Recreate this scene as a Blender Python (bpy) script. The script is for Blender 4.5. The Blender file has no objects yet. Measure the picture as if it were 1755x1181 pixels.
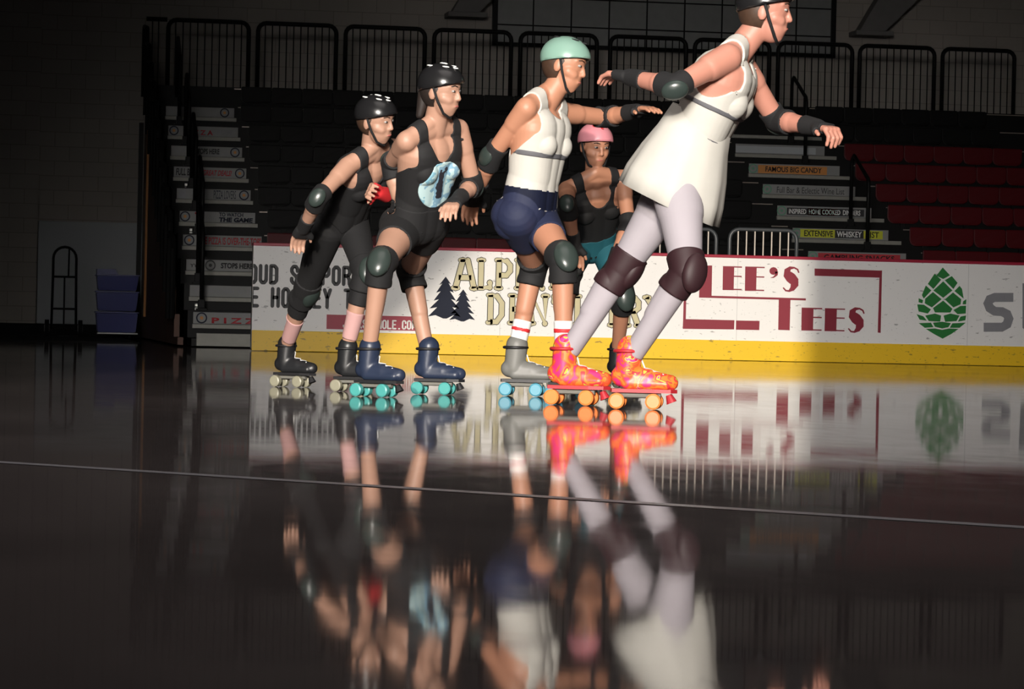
import bpy, bmesh, math, random
import numpy as np
from mathutils import Vector, Matrix
random.seed(7)
sc = bpy.context.scene
C = sc.collection

# ------------------------------------------------------------------ camera
F, YAW, ROLL, PITCH, EYE = 5302.0, 0.1620, 0.0223, -0.0078, 0.359
CX, CY = 877.5, 590.5
fw = Vector((math.sin(YAW)*math.cos(PITCH), math.cos(YAW)*math.cos(PITCH), math.sin(PITCH)))
rt = Vector((math.cos(YAW), -math.sin(YAW), 0))
up = rt.cross(fw)
cr, sr = math.cos(ROLL), math.sin(ROLL)
rt2 = rt*cr + up*sr
up2 = up*cr - rt*sr
cam_d = bpy.data.cameras.new('camera'); cam = bpy.data.objects.new('camera', cam_d); C.objects.link(cam)
cam_d.sensor_width = 36; cam_d.lens = F*36/1755; cam_d.clip_end = 300
mw = Matrix((rt2, up2, -fw)).transposed().to_4x4(); mw.translation = Vector((0, 0, EYE))
cam.matrix_world = mw
sc.camera = cam
def at(px, py, Y):
    "point of the photograph (px, py) on the vertical plane at distance Y"
    u, v = (px-CX)/F, (py-CY)/F
    d = fw + rt2*u - up2*v
    return Vector((0, 0, EYE)) + d*(Y/d.y)

# ------------------------------------------------------------------ light
sc.view_settings.view_transform = 'Standard'; sc.view_settings.look = 'None'
sc.view_settings.gamma = 1; sc.view_settings.use_curve_mapping = False
sc.view_settings.exposure = 0.0
w = bpy.data.worlds.new('world'); sc.world = w; w.use_nodes = True
w.node_tree.nodes['Background'].inputs[0].default_value = (0.55, 0.68, 0.9, 1)
w.node_tree.nodes['Background'].inputs[1].default_value = 0.6
SX, SZ = 0.22, 0.149            # the sun's ray: sideways and down per metre into the hall
ray = Vector((SX, 1, -SZ)).normalized()
s = bpy.data.lights.new('sun', 'SUN'); s.energy = 2.6; s.angle = math.radians(0.53); s.color = (1, .90, .77)
so = bpy.data.objects.new('sun', s); C.objects.link(so); so.rotation_euler = ray.to_track_quat('-Z', 'Y').to_euler(); so.location = (-2, -8, 6)
def area(name, loc, aim, sx, sy, power, col, spread=180):
    l = bpy.data.lights.new(name, 'AREA'); l.shape = 'RECTANGLE'; l.size = sx; l.size_y = sy; l.energy = power; l.color = col
    l.spread = math.radians(spread)
    o = bpy.data.objects.new(name, l); C.objects.link(o); o.location = loc
    o.rotation_euler = (Vector(aim)-Vector(loc)).to_track_quat('-Z', 'Y').to_euler()
    return o
area('board_fill', (-2.4, -5.6, 5.2), (5.9, 27, -1.2), 4.2, 3.6, 165, (1, .95, .9), 26)  # added lamp just inside the window; narrow spread brightens boards, spares the bleachers
area('hall_fill', (5, 16, 9.6), (5, 16.4, 0), 16, 22, 24, (1, .93, .86))  # added unseen overhead lamp giving the dim general fill
area('front_floor_fill', (2.5, 8, 9.6), (2.5, 8.3, 0), 7, 9, 170, (1, .92, .87), 110)  # added unseen lamp, only to lift the foreground floor
area('bleacher_fill', (7, 30, 9.5), (7.5, 42, 2.5), 14, 2, 13, (1, .92, .84))  # added unseen lamp brightening the back wall and upper rows

# ------------------------------------------------------------------ materials
M = {}
def mat(name, col, rough=.6, metal=0, var=.12, scale=8, coat=0, bump=0, spec=.5):
    if name in M: return M[name]
    m = bpy.data.materials.new(name); m.use_nodes = True
    nt = m.node_tree; b = nt.nodes['Principled BSDF']
    tc = nt.nodes.new('ShaderNodeTexCoord'); no = nt.nodes.new('ShaderNodeTexNoise')
    no.inputs['Scale'].default_value = scale; no.inputs['Detail'].default_value = 4
    nt.links.new(tc.outputs['Object'], no.inputs['Vector'])
    mx = nt.nodes.new('ShaderNodeMix'); mx.data_type = 'RGBA'
    mx.inputs[6].default_value = (*[c*(1-var) for c in col], 1); mx.inputs[7].default_value = (*[min(1, c*(1+var)) for c in col], 1)
    nt.links.new(no.outputs['Fac'], mx.inputs[0]); nt.links.new(mx.outputs[2], b.inputs['Base Color'])
    b.inputs['Roughness'].default_value = rough; b.inputs['Metallic'].default_value = metal
    b.inputs['Coat Weight'].default_value = coat; b.inputs['Specular IOR Level'].default_value = spec
    if bump:
        bp = nt.nodes.new('ShaderNodeBump'); bp.inputs['Strength'].default_value = bump; bp.inputs['Distance'].default_value = .01
        nt.links.new(no.outputs['Fac'], bp.inputs['Height']); nt.links.new(bp.outputs['Normal'], b.inputs['Normal'])
    M[name] = m; return m
black_metal = mat('black_metal', (.005, .005, .005), .5, spec=.15)
black_plastic = mat('black_plastic', (.005, .005, .005), .5, spec=.12)
red_plastic = mat('red_plastic', (.075, .0015, .004), .45, spec=.2)
grey_metal = mat('grey_metal', (.24, .235, .21), .5, .2, scale=14)
sign_white = mat('sign_white', (.22, .22, .22), .5)
lit_steel = mat('sunlit_steel', (.75, .68, .6), .35, .4)  # sunlit brightness of the barrier bars is put into this colour
ink_black = mat('ink_black', (.012, .012, .014), .5)
ink_red = mat('ink_red', (.42, .02, .03), .5)
ink_maroon = mat('ink_maroon', (.21, .005, .022), .45, var=.06)
ink_grey = mat('ink_grey', (.22, .22, .24), .5)
ink_navy = mat('ink_navy', (.006, .010, .026), .8)
ink_white = mat('ink_white', (.8, .8, .78), .5)
ink_green = mat('ink_green', (.010, .17, .028), .45, var=.05)
ink_pale_green = mat('ink_pale_green', (.10, .26, .17), .5)
ink_yellow = mat('ink_yellow', (.50, .52, .02), .5)
ink_orange = mat('ink_orange', (.50, .20, .04), .5)
ink_tan = mat('ink_tan', (.50, .45, .27), .5, var=.05)
blue_plastic = mat('blue_plastic', (.004, .012, .17), .4, scale=3)
wood_brown = mat('brown_plywood', (.09, .035, .018), .6, scale=3, var=.4)
orange_paint = mat('orange_paint', (.34, .13, .015), .6)
base_black = mat('black_rubber', (.006, .006, .006), .75, spec=.2)
panel_grey = mat('painted_panel', (.36, .38, .40), .6, var=.08, scale=2)
concrete = mat('painted_concrete', (.16, .155, .15), .8)

def nodes_of(name):
    m = bpy.data.materials.new(name); m.use_nodes = True; M[name] = m
    return m, m.node_tree, m.node_tree.nodes['Principled BSDF']
def block_wall():
    m, nt, b = nodes_of('painted_block_wall')
    tc = nt.nodes.new('ShaderNodeTexCoord'); mp = nt.nodes.new('ShaderNodeMapping'); br = nt.nodes.new('ShaderNodeTexBrick')
    mp.inputs['Rotation'].default_value = (math.pi/2, 0, 0)
    nt.links.new(tc.outputs['Object'], mp.inputs[0]); nt.links.new(mp.outputs[0], br.inputs['Vector'])
    br.inputs['Color1'].default_value = (.40, .36, .32, 1); br.inputs['Color2'].default_value = (.37, .335, .30, 1)
    br.inputs['Mortar'].default_value = (.27, .245, .22, 1); br.inputs['Scale'].default_value = 1
    br.inputs['Brick Width'].default_value = .406; br.inputs['Row Height'].default_value = .203; br.inputs['Mortar Size'].default_value = .006
    no = nt.nodes.new('ShaderNodeTexNoise'); no.inputs['Scale'].default_value = .8; nt.links.new(tc.outputs['Object'], no.inputs['Vector'])
    mx = nt.nodes.new('ShaderNodeMix'); mx.data_type = 'RGBA'; mx.blend_type = 'MULTIPLY'; mx.inputs[0].default_value = .35
    nt.links.new(br.outputs['Color'], mx.inputs[6]); nt.links.new(no.outputs['Fac'], mx.inputs[7]); nt.links.new(mx.outputs[2], b.inputs['Base Color'])
    b.inputs['Roughness'].default_value = .6
    return m
wall_mat = block_wall()
def floor_material():
    m, nt, b = nodes_of('polished_concrete')
    tc = nt.nodes.new('ShaderNodeTexCoord')
    def noise(sc_, detail, st):
        mp = nt.nodes.new('ShaderNodeMapping'); mp.inputs['Scale'].default_value = st
        no = nt.nodes.new('ShaderNodeTexNoise'); no.inputs['Scale'].default_value = sc_; no.inputs['Detail'].default_value = detail
        nt.links.new(tc.outputs['Object'], mp.inputs[0]); nt.links.new(mp.outputs[0], no.inputs['Vector']); return no
    n1 = noise(.9, 8, (1, .5, 1)); n2 = noise(2.2, 5, (.35, 1, 1)); n3 = noise(9, 6, (1, .4, 1))
    r = nt.nodes.new('ShaderNodeValToRGB'); r.color_ramp.elements[0].position = .3; r.color_ramp.elements[1].position = .72
    r.color_ramp.elements[0].color = (.06, .050, .050, 1); r.color_ramp.elements[1].color = (.11, .093, .092, 1)
    nt.links.new(n1.outputs['Fac'], r.inputs[0]); nt.links.new(r.outputs[0], b.inputs['Base Color'])
    mr = nt.nodes.new('ShaderNodeMapRange'); mr.inputs[3].default_value = .012; mr.inputs[4].default_value = .07
    nt.links.new(n3.outputs['Fac'], mr.inputs[0]); nt.links.new(mr.outputs[0], b.inputs['Roughness'])
    bp = nt.nodes.new('ShaderNodeBump'); bp.inputs['Strength'].default_value = .026; bp.inputs['Distance'].default_value = .004
    nt.links.new(n2.outputs['Fac'], bp.inputs['Height']); nt.links.new(bp.outputs['Normal'], b.inputs['Normal'])
    b.inputs['IOR'].default_value = 1.16
    df = nt.nodes.new('ShaderNodeBsdfDiffuse'); nt.links.new(r.outputs[0], df.inputs[0])
    ms = nt.nodes.new('ShaderNodeMixShader'); m2 = nt.nodes.new('ShaderNodeMapRange'); m2.inputs[3].default_value = .0; m2.inputs[4].default_value = .20
    nt.links.new(n1.outputs['Fac'], m2.inputs[0]); nt.links.new(m2.outputs[0], ms.inputs[0])
    nt.links.new(b.outputs[0], ms.inputs[1]); nt.links.new(df.outputs[0], ms.inputs[2]); nt.links.new(ms.outputs[0], nt.nodes['Material Output'].inputs[0])
    return m
def scuffed(name, col, amount=.5, gloss=.35):
    "painted plastic sheet with short dark puck and skate scuffs"
    m, nt, b = nodes_of(name)
    tc = nt.nodes.new('ShaderNodeTexCoord')
    def layer(scale, st, lo, hi):
        mp = nt.nodes.new('ShaderNodeMapping'); mp.inputs['Scale'].default_value = st
        no = nt.nodes.new('ShaderNodeTexNoise'); no.inputs['Scale'].default_value = scale; no.inputs['Detail'].default_value = 3
        nt.links.new(tc.outputs['Object'], mp.inputs[0]); nt.links.new(mp.outputs[0], no.inputs['Vector'])
        r = nt.nodes.new('ShaderNodeMapRange'); r.inputs[1].default_value = lo; r.inputs[2].default_value = hi
        nt.links.new(no.outputs['Fac'], r.inputs[0]); return r
    a = layer(11, (1, 1, 2.6), .65, .70); c = layer(38, (1, 1, 1.7), .67, .72)
    ad = nt.nodes.new('ShaderNodeMath'); ad.operation = 'MAXIMUM'; nt.links.new(a.outputs[0], ad.inputs[0]); nt.links.new(c.outputs[0], ad.inputs[1])
    mu = nt.nodes.new('ShaderNodeMath'); mu.operation = 'MULTIPLY'; mu.inputs[1].default_value = amount; nt.links.new(ad.outputs[0], mu.inputs[0])
    mx = nt.nodes.new('ShaderNodeMix'); mx.data_type = 'RGBA'; mx.inputs[6].default_value = (*col, 1); mx.inputs[7].default_value = (.04, .04, .04, 1)
    nt.links.new(mu.outputs[0], mx.inputs[0]); nt.links.new(mx.outputs[2], b.inputs['Base Color'])
    b.inputs['Roughness'].default_value = gloss
    return m
board_white = scuffed('scuffed_white_board', (.78, .77, .76), .55)
board_yellow = scuffed('scuffed_yellow_kickplate', (.80, .50, .015), .6)
board_red = mat('red_cap_rail', (.30, .006, .03), .4)

# ------------------------------------------------------------------ helpers
def tag(o, label=None, cat=None, group=None, kind=None):
    if label: o['label'] = label
    if cat: o['category'] = cat
    if group: o['group'] = group
    if kind: o['kind'] = kind
    return o
def link(name, me, m=None, parent=None):
    o = bpy.data.objects.new(name, me); C.objects.link(o)
    if m is not None:
        me.materials.clear(); me.materials.append(m)
    if parent: o.parent = parent; o.matrix_parent_inverse = Matrix()
    return o
def thing(name, label, cat, loc=(0, 0, 0), rz=0, group=None):
    o = bpy.data.objects.new(name, None); C.objects.link(o); o.empty_display_size = .2
    o.location = loc; o.rotation_euler = (0, 0, rz); return tag(o, label, cat, group)
def obj(name, bm, m, parent=None, smooth=False, off=None):
    "mesh built in world coordinates; off moves it into its parent's frame"
    if off is not None: bmesh.ops.translate(bm, verts=bm.verts, vec=-Vector(off))
    bmesh.ops.recalc_face_normals(bm, faces=bm.faces)
    me = bpy.data.meshes.new(name); bm.to_mesh(me); bm.free()
    if smooth:
        for p in me.polygons: p.use_smooth = True
    return link(name, me, m, parent)
def NB(): return bmesh.new()
def box(bm, x0, x1, y0, y1, z0, z1, bev=0):
    r = bmesh.ops.create_cube(bm, size=1)
    vs = r['verts']
    for v in vs: v.co = Vector(((x0+x1)/2+v.co.x*(x1-x0), (y0+y1)/2+v.co.y*(y1-y0), (z0+z1)/2+v.co.z*(z1-z0)))
    if bev:
        es = list({e for v in vs for e in v.link_edges})
        bmesh.ops.bevel(bm, geom=es, offset=bev, segments=2, affect='EDGES', profile=.5)
    return bm
def tube(bm, pts, r, seg=8, cap=True):
    pts = [Vector(p) for p in pts]; rings = []
    n = len(pts); ref = Vector((0, 0, 1))
    t0 = (pts[1]-pts[0]).normalized()
    if abs(t0.dot(ref)) > .95: ref = Vector((1, 0, 0))
    nrm = (ref - t0*ref.dot(t0)).normalized()
    for i, p in enumerate(pts):
        t = ((pts[min(i+1, n-1)]-p).normalized() + (p-pts[max(i-1, 0)]).normalized()).normalized()
        nrm = (nrm - t*nrm.dot(t)).normalized(); bn = t.cross(nrm)
        rr = r[i] if isinstance(r, (list, tuple)) else r
        rings.append([bm.verts.new(p + (nrm*math.cos(a)+bn*math.sin(a))*rr) for a in [2*math.pi*k/seg for k in range(seg)]])
    for i in range(n-1):
        for k in range(seg):
            bm.faces.new((rings[i][k], rings[i][(k+1) % seg], rings[i+1][(k+1) % seg], rings[i+1][k]))
    if cap: bm.faces.new(rings[0][::-1]); bm.faces.new(rings[-1])
    return bm
def capsule(bm, p0, p1, r0, r1=None, seg=30, sq=None):
    "tapered capsule; sq=(axis, factor) flattens it along a world axis about its own line"
    r1 = r0 if r1 is None else r1
    p0, p1 = Vector(p0), Vector(p1); d = p1-p0; L = d.length; t = d.normalized() if L > 1e-6 else Vector((0, 0, 1))
    a = Vector((1, 0, 0)) if abs(t.x) < .8 else Vector((0, 1, 0))
    n = (a-t*a.dot(t)).normalized(); b = t.cross(n)
    prof = [(-r0*math.cos(x), r0*math.sin(x)) for x in [math.pi/2*k/5 for k in range(1, 6)]]
    prof += [(L+r1*math.sin(x), r1*math.cos(x)) for x in [math.pi/2*k/5 for k in range(0, 5)]]
    rings = []
    for h, r in prof:
        ring = []
        for k in range(seg):
            w_ = (n*math.cos(2*math.pi*k/seg)+b*math.sin(2*math.pi*k/seg))*r
            if sq: w_ = w_ - sq[0]*w_.dot(sq[0])*(1-sq[1])
            ring.append(bm.verts.new(p0+t*h+w_))
        rings.append(ring)
    A = bm.verts.new(p0-t*r0); B = bm.verts.new(p1+t*r1)
    for i in range(len(rings)-1):
        for k in range(seg): bm.faces.new((rings[i][k], rings[i][(k+1) % seg], rings[i+1][(k+1) % seg], rings[i+1][k]))
    for k in range(seg):
        bm.faces.new((A, rings[0][(k+1) % seg], rings[0][k])); bm.faces.new((B, rings[-1][k], rings[-1][(k+1) % seg]))
def ellip(bm, c, fr, rad, seg=24, rings=16):
    "ellipsoid; fr = (x, y, z) axis vectors, rad = radii"
    r = bmesh.ops.create_uvsphere(bm, u_segments=seg, v_segments=rings, radius=1)
    for v in r['verts']:
        q = v.co.copy(); v.co = Vector(c)+fr[0]*q.x*rad[0]+fr[1]*q.y*rad[1]+fr[2]*q.z*rad[2]
    return r['verts']
def remeshed(bm, voxel, smooth=6):
    bmesh.ops.recalc_face_normals(bm, faces=bm.faces)
    me = bpy.data.meshes.new('tmp'); bm.to_mesh(me); bm.free()
    o = bpy.data.objects.new('tmp', me); C.objects.link(o)
    md = o.modifiers.new('r', 'REMESH'); md.mode = 'VOXEL'; md.voxel_size = voxel
    sm = o.modifiers.new('s', 'SMOOTH'); sm.factor = .5; sm.iterations = smooth
    bpy.context.view_layer.update()
    out = bpy.data.meshes.new_from_object(o.evaluated_get(bpy.context.evaluated_depsgraph_get()))
    bpy.data.objects.remove(o); bpy.data.meshes.remove(me)
    for p in out.polygons: p.use_smooth = True
    return out
def copy_tree(o, parent=None):
    c = o.copy(); C.objects.link(c); c.parent = parent
    for ch in list(o.children): copy_tree(ch, c)
    return c
def prism(bm, poly, y0, y1):
    "polygon of (x, z) points extruded from y0 (front) to y1"
    a = [bm.verts.new((x, y0, z)) for x, z in poly]; b = [bm.verts.new((x, y1, z)) for x, z in poly]
    n = len(poly); bm.faces.new(a); bm.faces.new(b[::-1])
    for i in range(n): bm.faces.new((a[i], b[i], b[(i+1) % n], a[(i+1) % n]))
def stroke_poly(pts):
    "pts of (x, y, halfwidth) -> outline quads"
    quads = []; L = []; R = []
    for i, (x, y, h) in enumerate(pts):
        a = pts[max(i-1, 0)]; b = pts[min(i+1, len(pts)-1)]
        dx, dy = b[0]-a[0], b[1]-a[1]; n = math.hypot(dx, dy) or 1
        L.append((x-dy/n*h, y+dx/n*h)); R.append((x+dy/n*h, y-dx/n*h))
    for i in range(len(pts)-1): quads.append([L[i], L[i+1], R[i+1], R[i]])
    return quads
_txt = {}
def text_bm(txt, x0, x1, z0, z1, y, bold=.02, shear=0, depth=.002, serif=False):
    "lettering as a thin relief filling the given rectangle on the plane y"
    cu = bpy.data.curves.new('t', 'FONT'); cu.body = txt; cu.offset = bold; cu.shear = shear; cu.resolution_u = 3
    o = bpy.data.objects.new('t', cu); C.objects.link(o); bpy.context.view_layer.update()
    me = bpy.data.meshes.new_from_object(o.evaluated_get(bpy.context.evaluated_depsgraph_get()))
    bpy.data.objects.remove(o); bm = NB(); bm.from_mesh(me); bpy.data.meshes.remove(me)
    xs = [v.co.x for v in bm.verts]; ys = [v.co.y for v in bm.verts]
    a, b, c, d = min(xs), max(xs), min(ys), max(ys)
    for v in bm.verts:
        v.co = Vector((x0+(v.co.x-a)/(b-a)*(x1-x0), y, z0+(v.co.y-c)/(d-c)*(z1-z0)))
    r = bmesh.ops.extrude_face_region(bm, geom=bm.faces[:])
    bmesh.ops.translate(bm, verts=[g for g in r['geom'] if isinstance(g, bmesh.types.BMVert)], vec=(0, depth, 0))
    return bm

# ------------------------------------------------------------------ the hall
BW = 43.6            # block wall behind the bleachers
BD = 30.72           # face of the rink boards
bm = NB(); box(bm, -12, 26, -6.2, BW, -.2, 0); tag(obj('floor', bm, floor_material()), kind='structure')
bm = NB(); box(bm, -12, 26, BW, BW+.3, 0, 10); tag(obj('wall_back', bm, wall_mat), kind='structure')
bm = NB(); box(bm, -12.3, -12, -6.2, BW+.3, 0, 10); tag(obj('wall_left', bm, wall_mat), kind='structure')
bm = NB(); box(bm, 26, 26.3, -6.2, BW+.3, 0, 10); tag(obj('wall_right', bm, wall_mat), kind='structure')
bm = NB(); box(bm, -12.3, 26.3, -6.5, BW+.3, 10, 10.2); tag(obj('ceiling', bm, mat('dark_ceiling', (.10, .10, .10), .8)), kind='structure')
# wall behind the photographer with the high window the sun comes through
WX0, WX1, WZ0, WZ1 = -4.8, -.07, 2.6, 7.25
bm = NB()
box(bm, -12.3, WX0, -6.5, -6.2, 0, 10); box(bm, WX1, 26.3, -6.5, -6.2, 0, 10)
box(bm, WX0, WX1, -6.5, -6.2, 0, WZ0); box(bm, WX0, WX1, -6.5, -6.2, WZ1, 10)
tag(obj('wall_front', bm, wall_mat), kind='structure')
bm = NB(); prism(bm, [(WX0, 5.35), (WX0, WZ1), (-2.95, WZ1)], -6.48, -6.22)      # unseen wedge added in the window corner to slant the sun patch's left edge
tag(obj('trim_1', bm, concrete), kind='structure')
# pilaster, black cove base, mat strip, smooth wall panel
pl = at(66, 300, BW-.25).x
bm = NB(); box(bm, -12, pl, BW-.25, BW-.002, 0, 10); tag(obj('trim_2', bm, wall_mat), kind='structure')
bm = NB(); box(bm, -12, pl+.01, BW-.29, BW-.252, .005, .17); box(bm, pl+.01, 4, BW-.04, BW-.002, .005, .17)
tag(obj('baseboard_back', bm, base_black), kind='structure')
bm = NB(); box(bm, -12, 1.5, 35.6, BW-.3, .001, .012); tag(obj('trim_3', bm, base_black), kind='structure')
a = at(66, 378, BW-.06); b = at(252, 378, BW-.06)
bm = NB(); box(bm, pl+.012, b.x+.3, BW-.06, BW-.002, .17, a.z, .01); tag(obj('trim_4', bm, panel_grey), kind='structure')
# big gridded window high on the back wall
p0 = at(847, 74, BW-.03); p1 = at(1426, 96, BW-.03); wz0 = (p0.z+p1.z)/2
wf = bpy.data.objects.new('window_1', None); C.objects.link(wf); wf.location = (p0.x, BW-.06, wz0); tag(wf, kind='structure')
bm = NB()
box(bm, p0.x, p1.x, BW-.045, BW-.004, wz0, wz0+1.9)
obj('glass', bm, mat('dull_grey_glass', (.22, .225, .225), .35), wf, off=wf.location)
bm = NB()
for x in (p0.x, p1.x): box(bm, x-.035, x+.035, BW-.09, BW-.005, wz0-.035, wz0+1.9)
box(bm, p0.x, p1.x, BW-.09, BW-.005, wz0-.035, wz0+.02); box(bm, p0.x, p1.x, BW-.09, BW-.005, wz0+1.87, wz0+1.9)
obj('window_frame', bm, black_metal, wf, off=wf.location)
bm = NB(); nx = 9
for i in range(1, nx): box(bm, p0.x+(p1.x-p0.x)*i/nx-.009, p0.x+(p1.x-p0.x)*i/nx+.009, BW-.07, BW-.04, wz0+.02, wz0+1.87)
for k in range(1, 5): box(bm, p0.x+.035, p1.x-.035, BW-.069, BW-.042, wz0+.27+.4*(k-1)-.009, wz0+.27+.4*(k-1)+.009)
obj('muntins', bm, black_metal, wf, off=wf.location)
# concrete corbels carrying sloping braces
for k, (cxp, cyp) in enumerate(((800, 24), (1496, 56))):
    p = at(cxp, cyp, BW-.3)
    bm = NB(); box(bm, p.x-.28, p.x+.28, BW-.42, BW-.005, p.z-.05, p.z+.02, .008)
    prism(bm, [(p.x-.22, p.z+.02), (p.x+.16, p.z+.02), (p.x+1.15, p.z+1.0), (p.x+.35, p.z+1.0)], BW-.40, BW-.1)
    tag(obj('trim_%d' % (5+k), bm, concrete), kind='structure')
# painted line on the rink floor
def fl(px, py):
    u, v = (px-CX)/F, (py-CY)/F; d = fw+rt2*u-up2*v; return d*(-EYE/d.z)
a = fl(-150, 783); b = fl(1950, 917); t = (b-a).normalized(); n = Vector((-t.y, t.x, 0))*.03
bm = NB(); vs = [bm.verts.new((q.x, q.y, .0012)) for q in (a-n, b-n, b+n, a+n)]; bm.faces.new(vs)
tag(obj('floor_line', bm, mat('worn_line_paint', (.24, .23, .25), .3, var=.5, scale=30)), 'worn pale painted line running across the polished rink floor in the foreground', 'floor marking')

# ------------------------------------------------------------------ rink boards
X0 = at(433, 500, BD).x; X1 = 14.5
rb = thing('rink_boards', 'long white rink board wall with a red top rail and yellow kickplate', 'rink boards', (X0, BD, 0))
bm = NB(); box(bm, X0, X1, BD, BD+.11, .02, 1.045); obj('panel', bm, board_white, rb, off=rb.location)
bm = NB(); box(bm, X0-.005, X1, BD-.012, BD+.13, 1.045, 1.075, .004); obj('cap_rail', bm, board_red, rb, off=rb.location)
bm = NB(); box(bm, X0, X1, BD-.014, BD, .003, .205, .004); obj('kickplate', bm, board_yellow, rb, off=rb.location)
bm = NB(); box(bm, X0-.004, X0, BD, BD+.11, .02, 1.045); obj('end_plate', bm, grey_metal, rb, off=rb.location)
sx_ = at(1659, 520, BD).x
for x in (sx_, sx_-2.44, sx_-4.88):
    bm = NB(); box(bm, x-.002, x+.002, BD-.0002, BD, .205, 1.045)
    obj('seam', bm, mat('seam_grey', (.45, .45, .45), .6), rb, off=rb.location)
YF = BD-.0035
def board_sign(name, label, cat='advertisement'):
    return tag(bpy.data.objects.new(name, None), label, cat)
def bobj(name, bm, m, parent): return obj(name, bm, m, parent, off=parent.location)
def pts2(zs, ox, oy, sc_): return [(lambda q: (q.x, q.z))(at(ox+x/sc_, oy+y/sc_, YF)) for x, y in zs]
def bt(txt, px0, px1, pyt, pyb, parent, m, bold=.02, clip=None, y=YF, name='lettering', shear=0):
    "lettering on the boards between pixel columns; top and bottom taken at the middle"
    mid = (px0+px1)/2; a = at(px0, pyt, y); b = at(px1, pyt, y); t = at(mid, pyt, y).z; bo = at(mid, pyb, y).z
    bm = text_bm(txt, a.x, b.x, bo, t, y, bold, shear)
    if clip is not None:
        bmesh.ops.bisect_plane(bm, geom=bm.verts[:]+bm.edges[:]+bm.faces[:], plane_co=(clip, 0, 0), plane_no=(-1, 0, 0), clear_outer=True)
    return bobj(name, bm, m, parent)
def base_thing(name, label, px, py, cat='advertisement'):
    q = at(px, py, BD); return thing(name, label, cat, (q.x, BD, q.z))
# 1 hockey supporter advert
t1 = base_thing('hockey_advertisement', 'black condensed hockey team lettering over a red web address strip on the white boards', 560, 600)
CG = {  # narrow grotesque letters as strokes in a unit box
 'P': [[(0, 0), (0, 1), (.7, 1), (1, .88), (1, .58), (.7, .46), (0, .46)]], 'R': [[(0, 0), (0, 1), (.7, 1), (1, .88), (1, .62), (.7, .5), (0, .5)], [(.6, .5), (.95, .3), (1, 0)]],
 'O': [[(.3, 0), (0, .14), (0, .86), (.3, 1), (.7, 1), (1, .86), (1, .14), (.7, 0), (.3, 0)]], 'U': [[(0, 1), (0, .14), (.3, 0), (.7, 0), (1, .14), (1, 1)]],
 'D': [[(0, 0), (0, 1), (.65, 1), (1, .86), (1, .14), (.65, 0), (0, 0)]], 'S': [[(1, .72), (1, .86), (.7, 1), (.3, 1), (0, .86), (0, .7), (.3, .55), (.7, .43), (1, .28), (1, .14), (.7, 0), (.3, 0), (0, .14), (0, .28)]],
 'T': [[(0, 1), (1, 1)], [(.5, 1), (.5, 0)]], 'E': [[(1, 1), (0, 1), (0, 0), (1, 0)], [(0, .5), (.85, .5)]], 'H': [[(0, 0), (0, 1)], [(1, 0), (1, 1)], [(0, .5), (1, .5)]],
 'C': [[(1, .7), (1, .86), (.7, 1), (.3, 1), (0, .86), (0, .14), (.3, 0), (.7, 0), (1, .14), (1, .3)]], 'K': [[(0, 0), (0, 1)], [(1, 1), (.08, .48)], [(.3, .58), (1, 0)]],
 'Y': [[(0, 1), (.5, .5), (1, 1)], [(.5, .5), (.5, 0)]], 'A': [[(0, 0), (.42, 1), (.58, 1), (1, 0)], [(.18, .27), (.82, .27)]], 'M': [[(0, 0), (0, 1), (.5, .25), (1, 1), (1, 0)]],
 'J': [[(1, 1), (1, .14), (.7, 0), (.3, 0), (0, .14), (0, .28)]], 'N': [[(0, 0), (0, 1), (1, 0), (1, 1)]], 'L': [[(0, 1), (0, 0), (1, 0)]], '.': [[(.4, 0), (.6, 0)]]}
def narrow(txt, px0, px1, pyt, pyb, parent, m, hw, y=YF, gap=.24, name='lettering'):
    n = len(txt); step = (px1-px0)/(n-gap*.9)
    for k, ch in enumerate(txt):
        if ch == ' ': continue
        a = px0+step*k; b = a+step*(1-gap); sl = .021*((a+b)/2-(px0+px1)/2)
        A = at(a, (pyt+pyb)/2+sl, y); B = at(b, (pyt+pyb)/2+sl, y); z1 = at((a+b)/2, pyt+sl, y).z-hw; z0 = at((a+b)/2, pyb+sl, y).z+hw
        xa, xb = A.x+hw*.6, B.x-hw*.6
        if xb+hw < X0: continue
        bm = NB()
        for st in CG[ch]:
            P = [(xa+u*(xb-xa), z0+v*(z1-z0), hw) for u, v in st]
            for i_ in range(len(P)-1):
                for q in stroke_poly(P[i_:i_+2]): prism(bm, q, y, y+.0018)
            for x, z, h in P: prism(bm, [(x+h*math.cos((j+.5)*math.pi/4), z+h*math.sin((j+.5)*math.pi/4)) for j in range(8)], y+.00001, y+.0018)
        if xa-hw < X0: bmesh.ops.bisect_plane(bm, geom=bm.verts[:]+bm.edges[:]+bm.faces[:], plane_co=(X0+.001, 0, 0), plane_no=(-1, 0, 0), clear_outer=True)
        bobj(name, bm, m, parent)
narrow('PROUD SUPPORTER', 391, 655, 454, 489, t1, ink_black, .018, name='letter')
narrow('THE HOCKEY TEAM', 394, 657, 493, 529, t1, ink_black, .018, name='letter')
a = at(560, 541, YF); b = at(728, 568, YF)
bm = NB(); box(bm, a.x, b.x, YF, BD-.0005, b.z+.003, at(644, 541, YF).z); strip = bobj('red_strip', bm, board_red, t1)
narrow('JACKSONHOLE.COM', 588, 713, 548, 564, t1, ink_white, .0075, y=YF-.002, gap=.22, name='web_letter')
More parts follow.
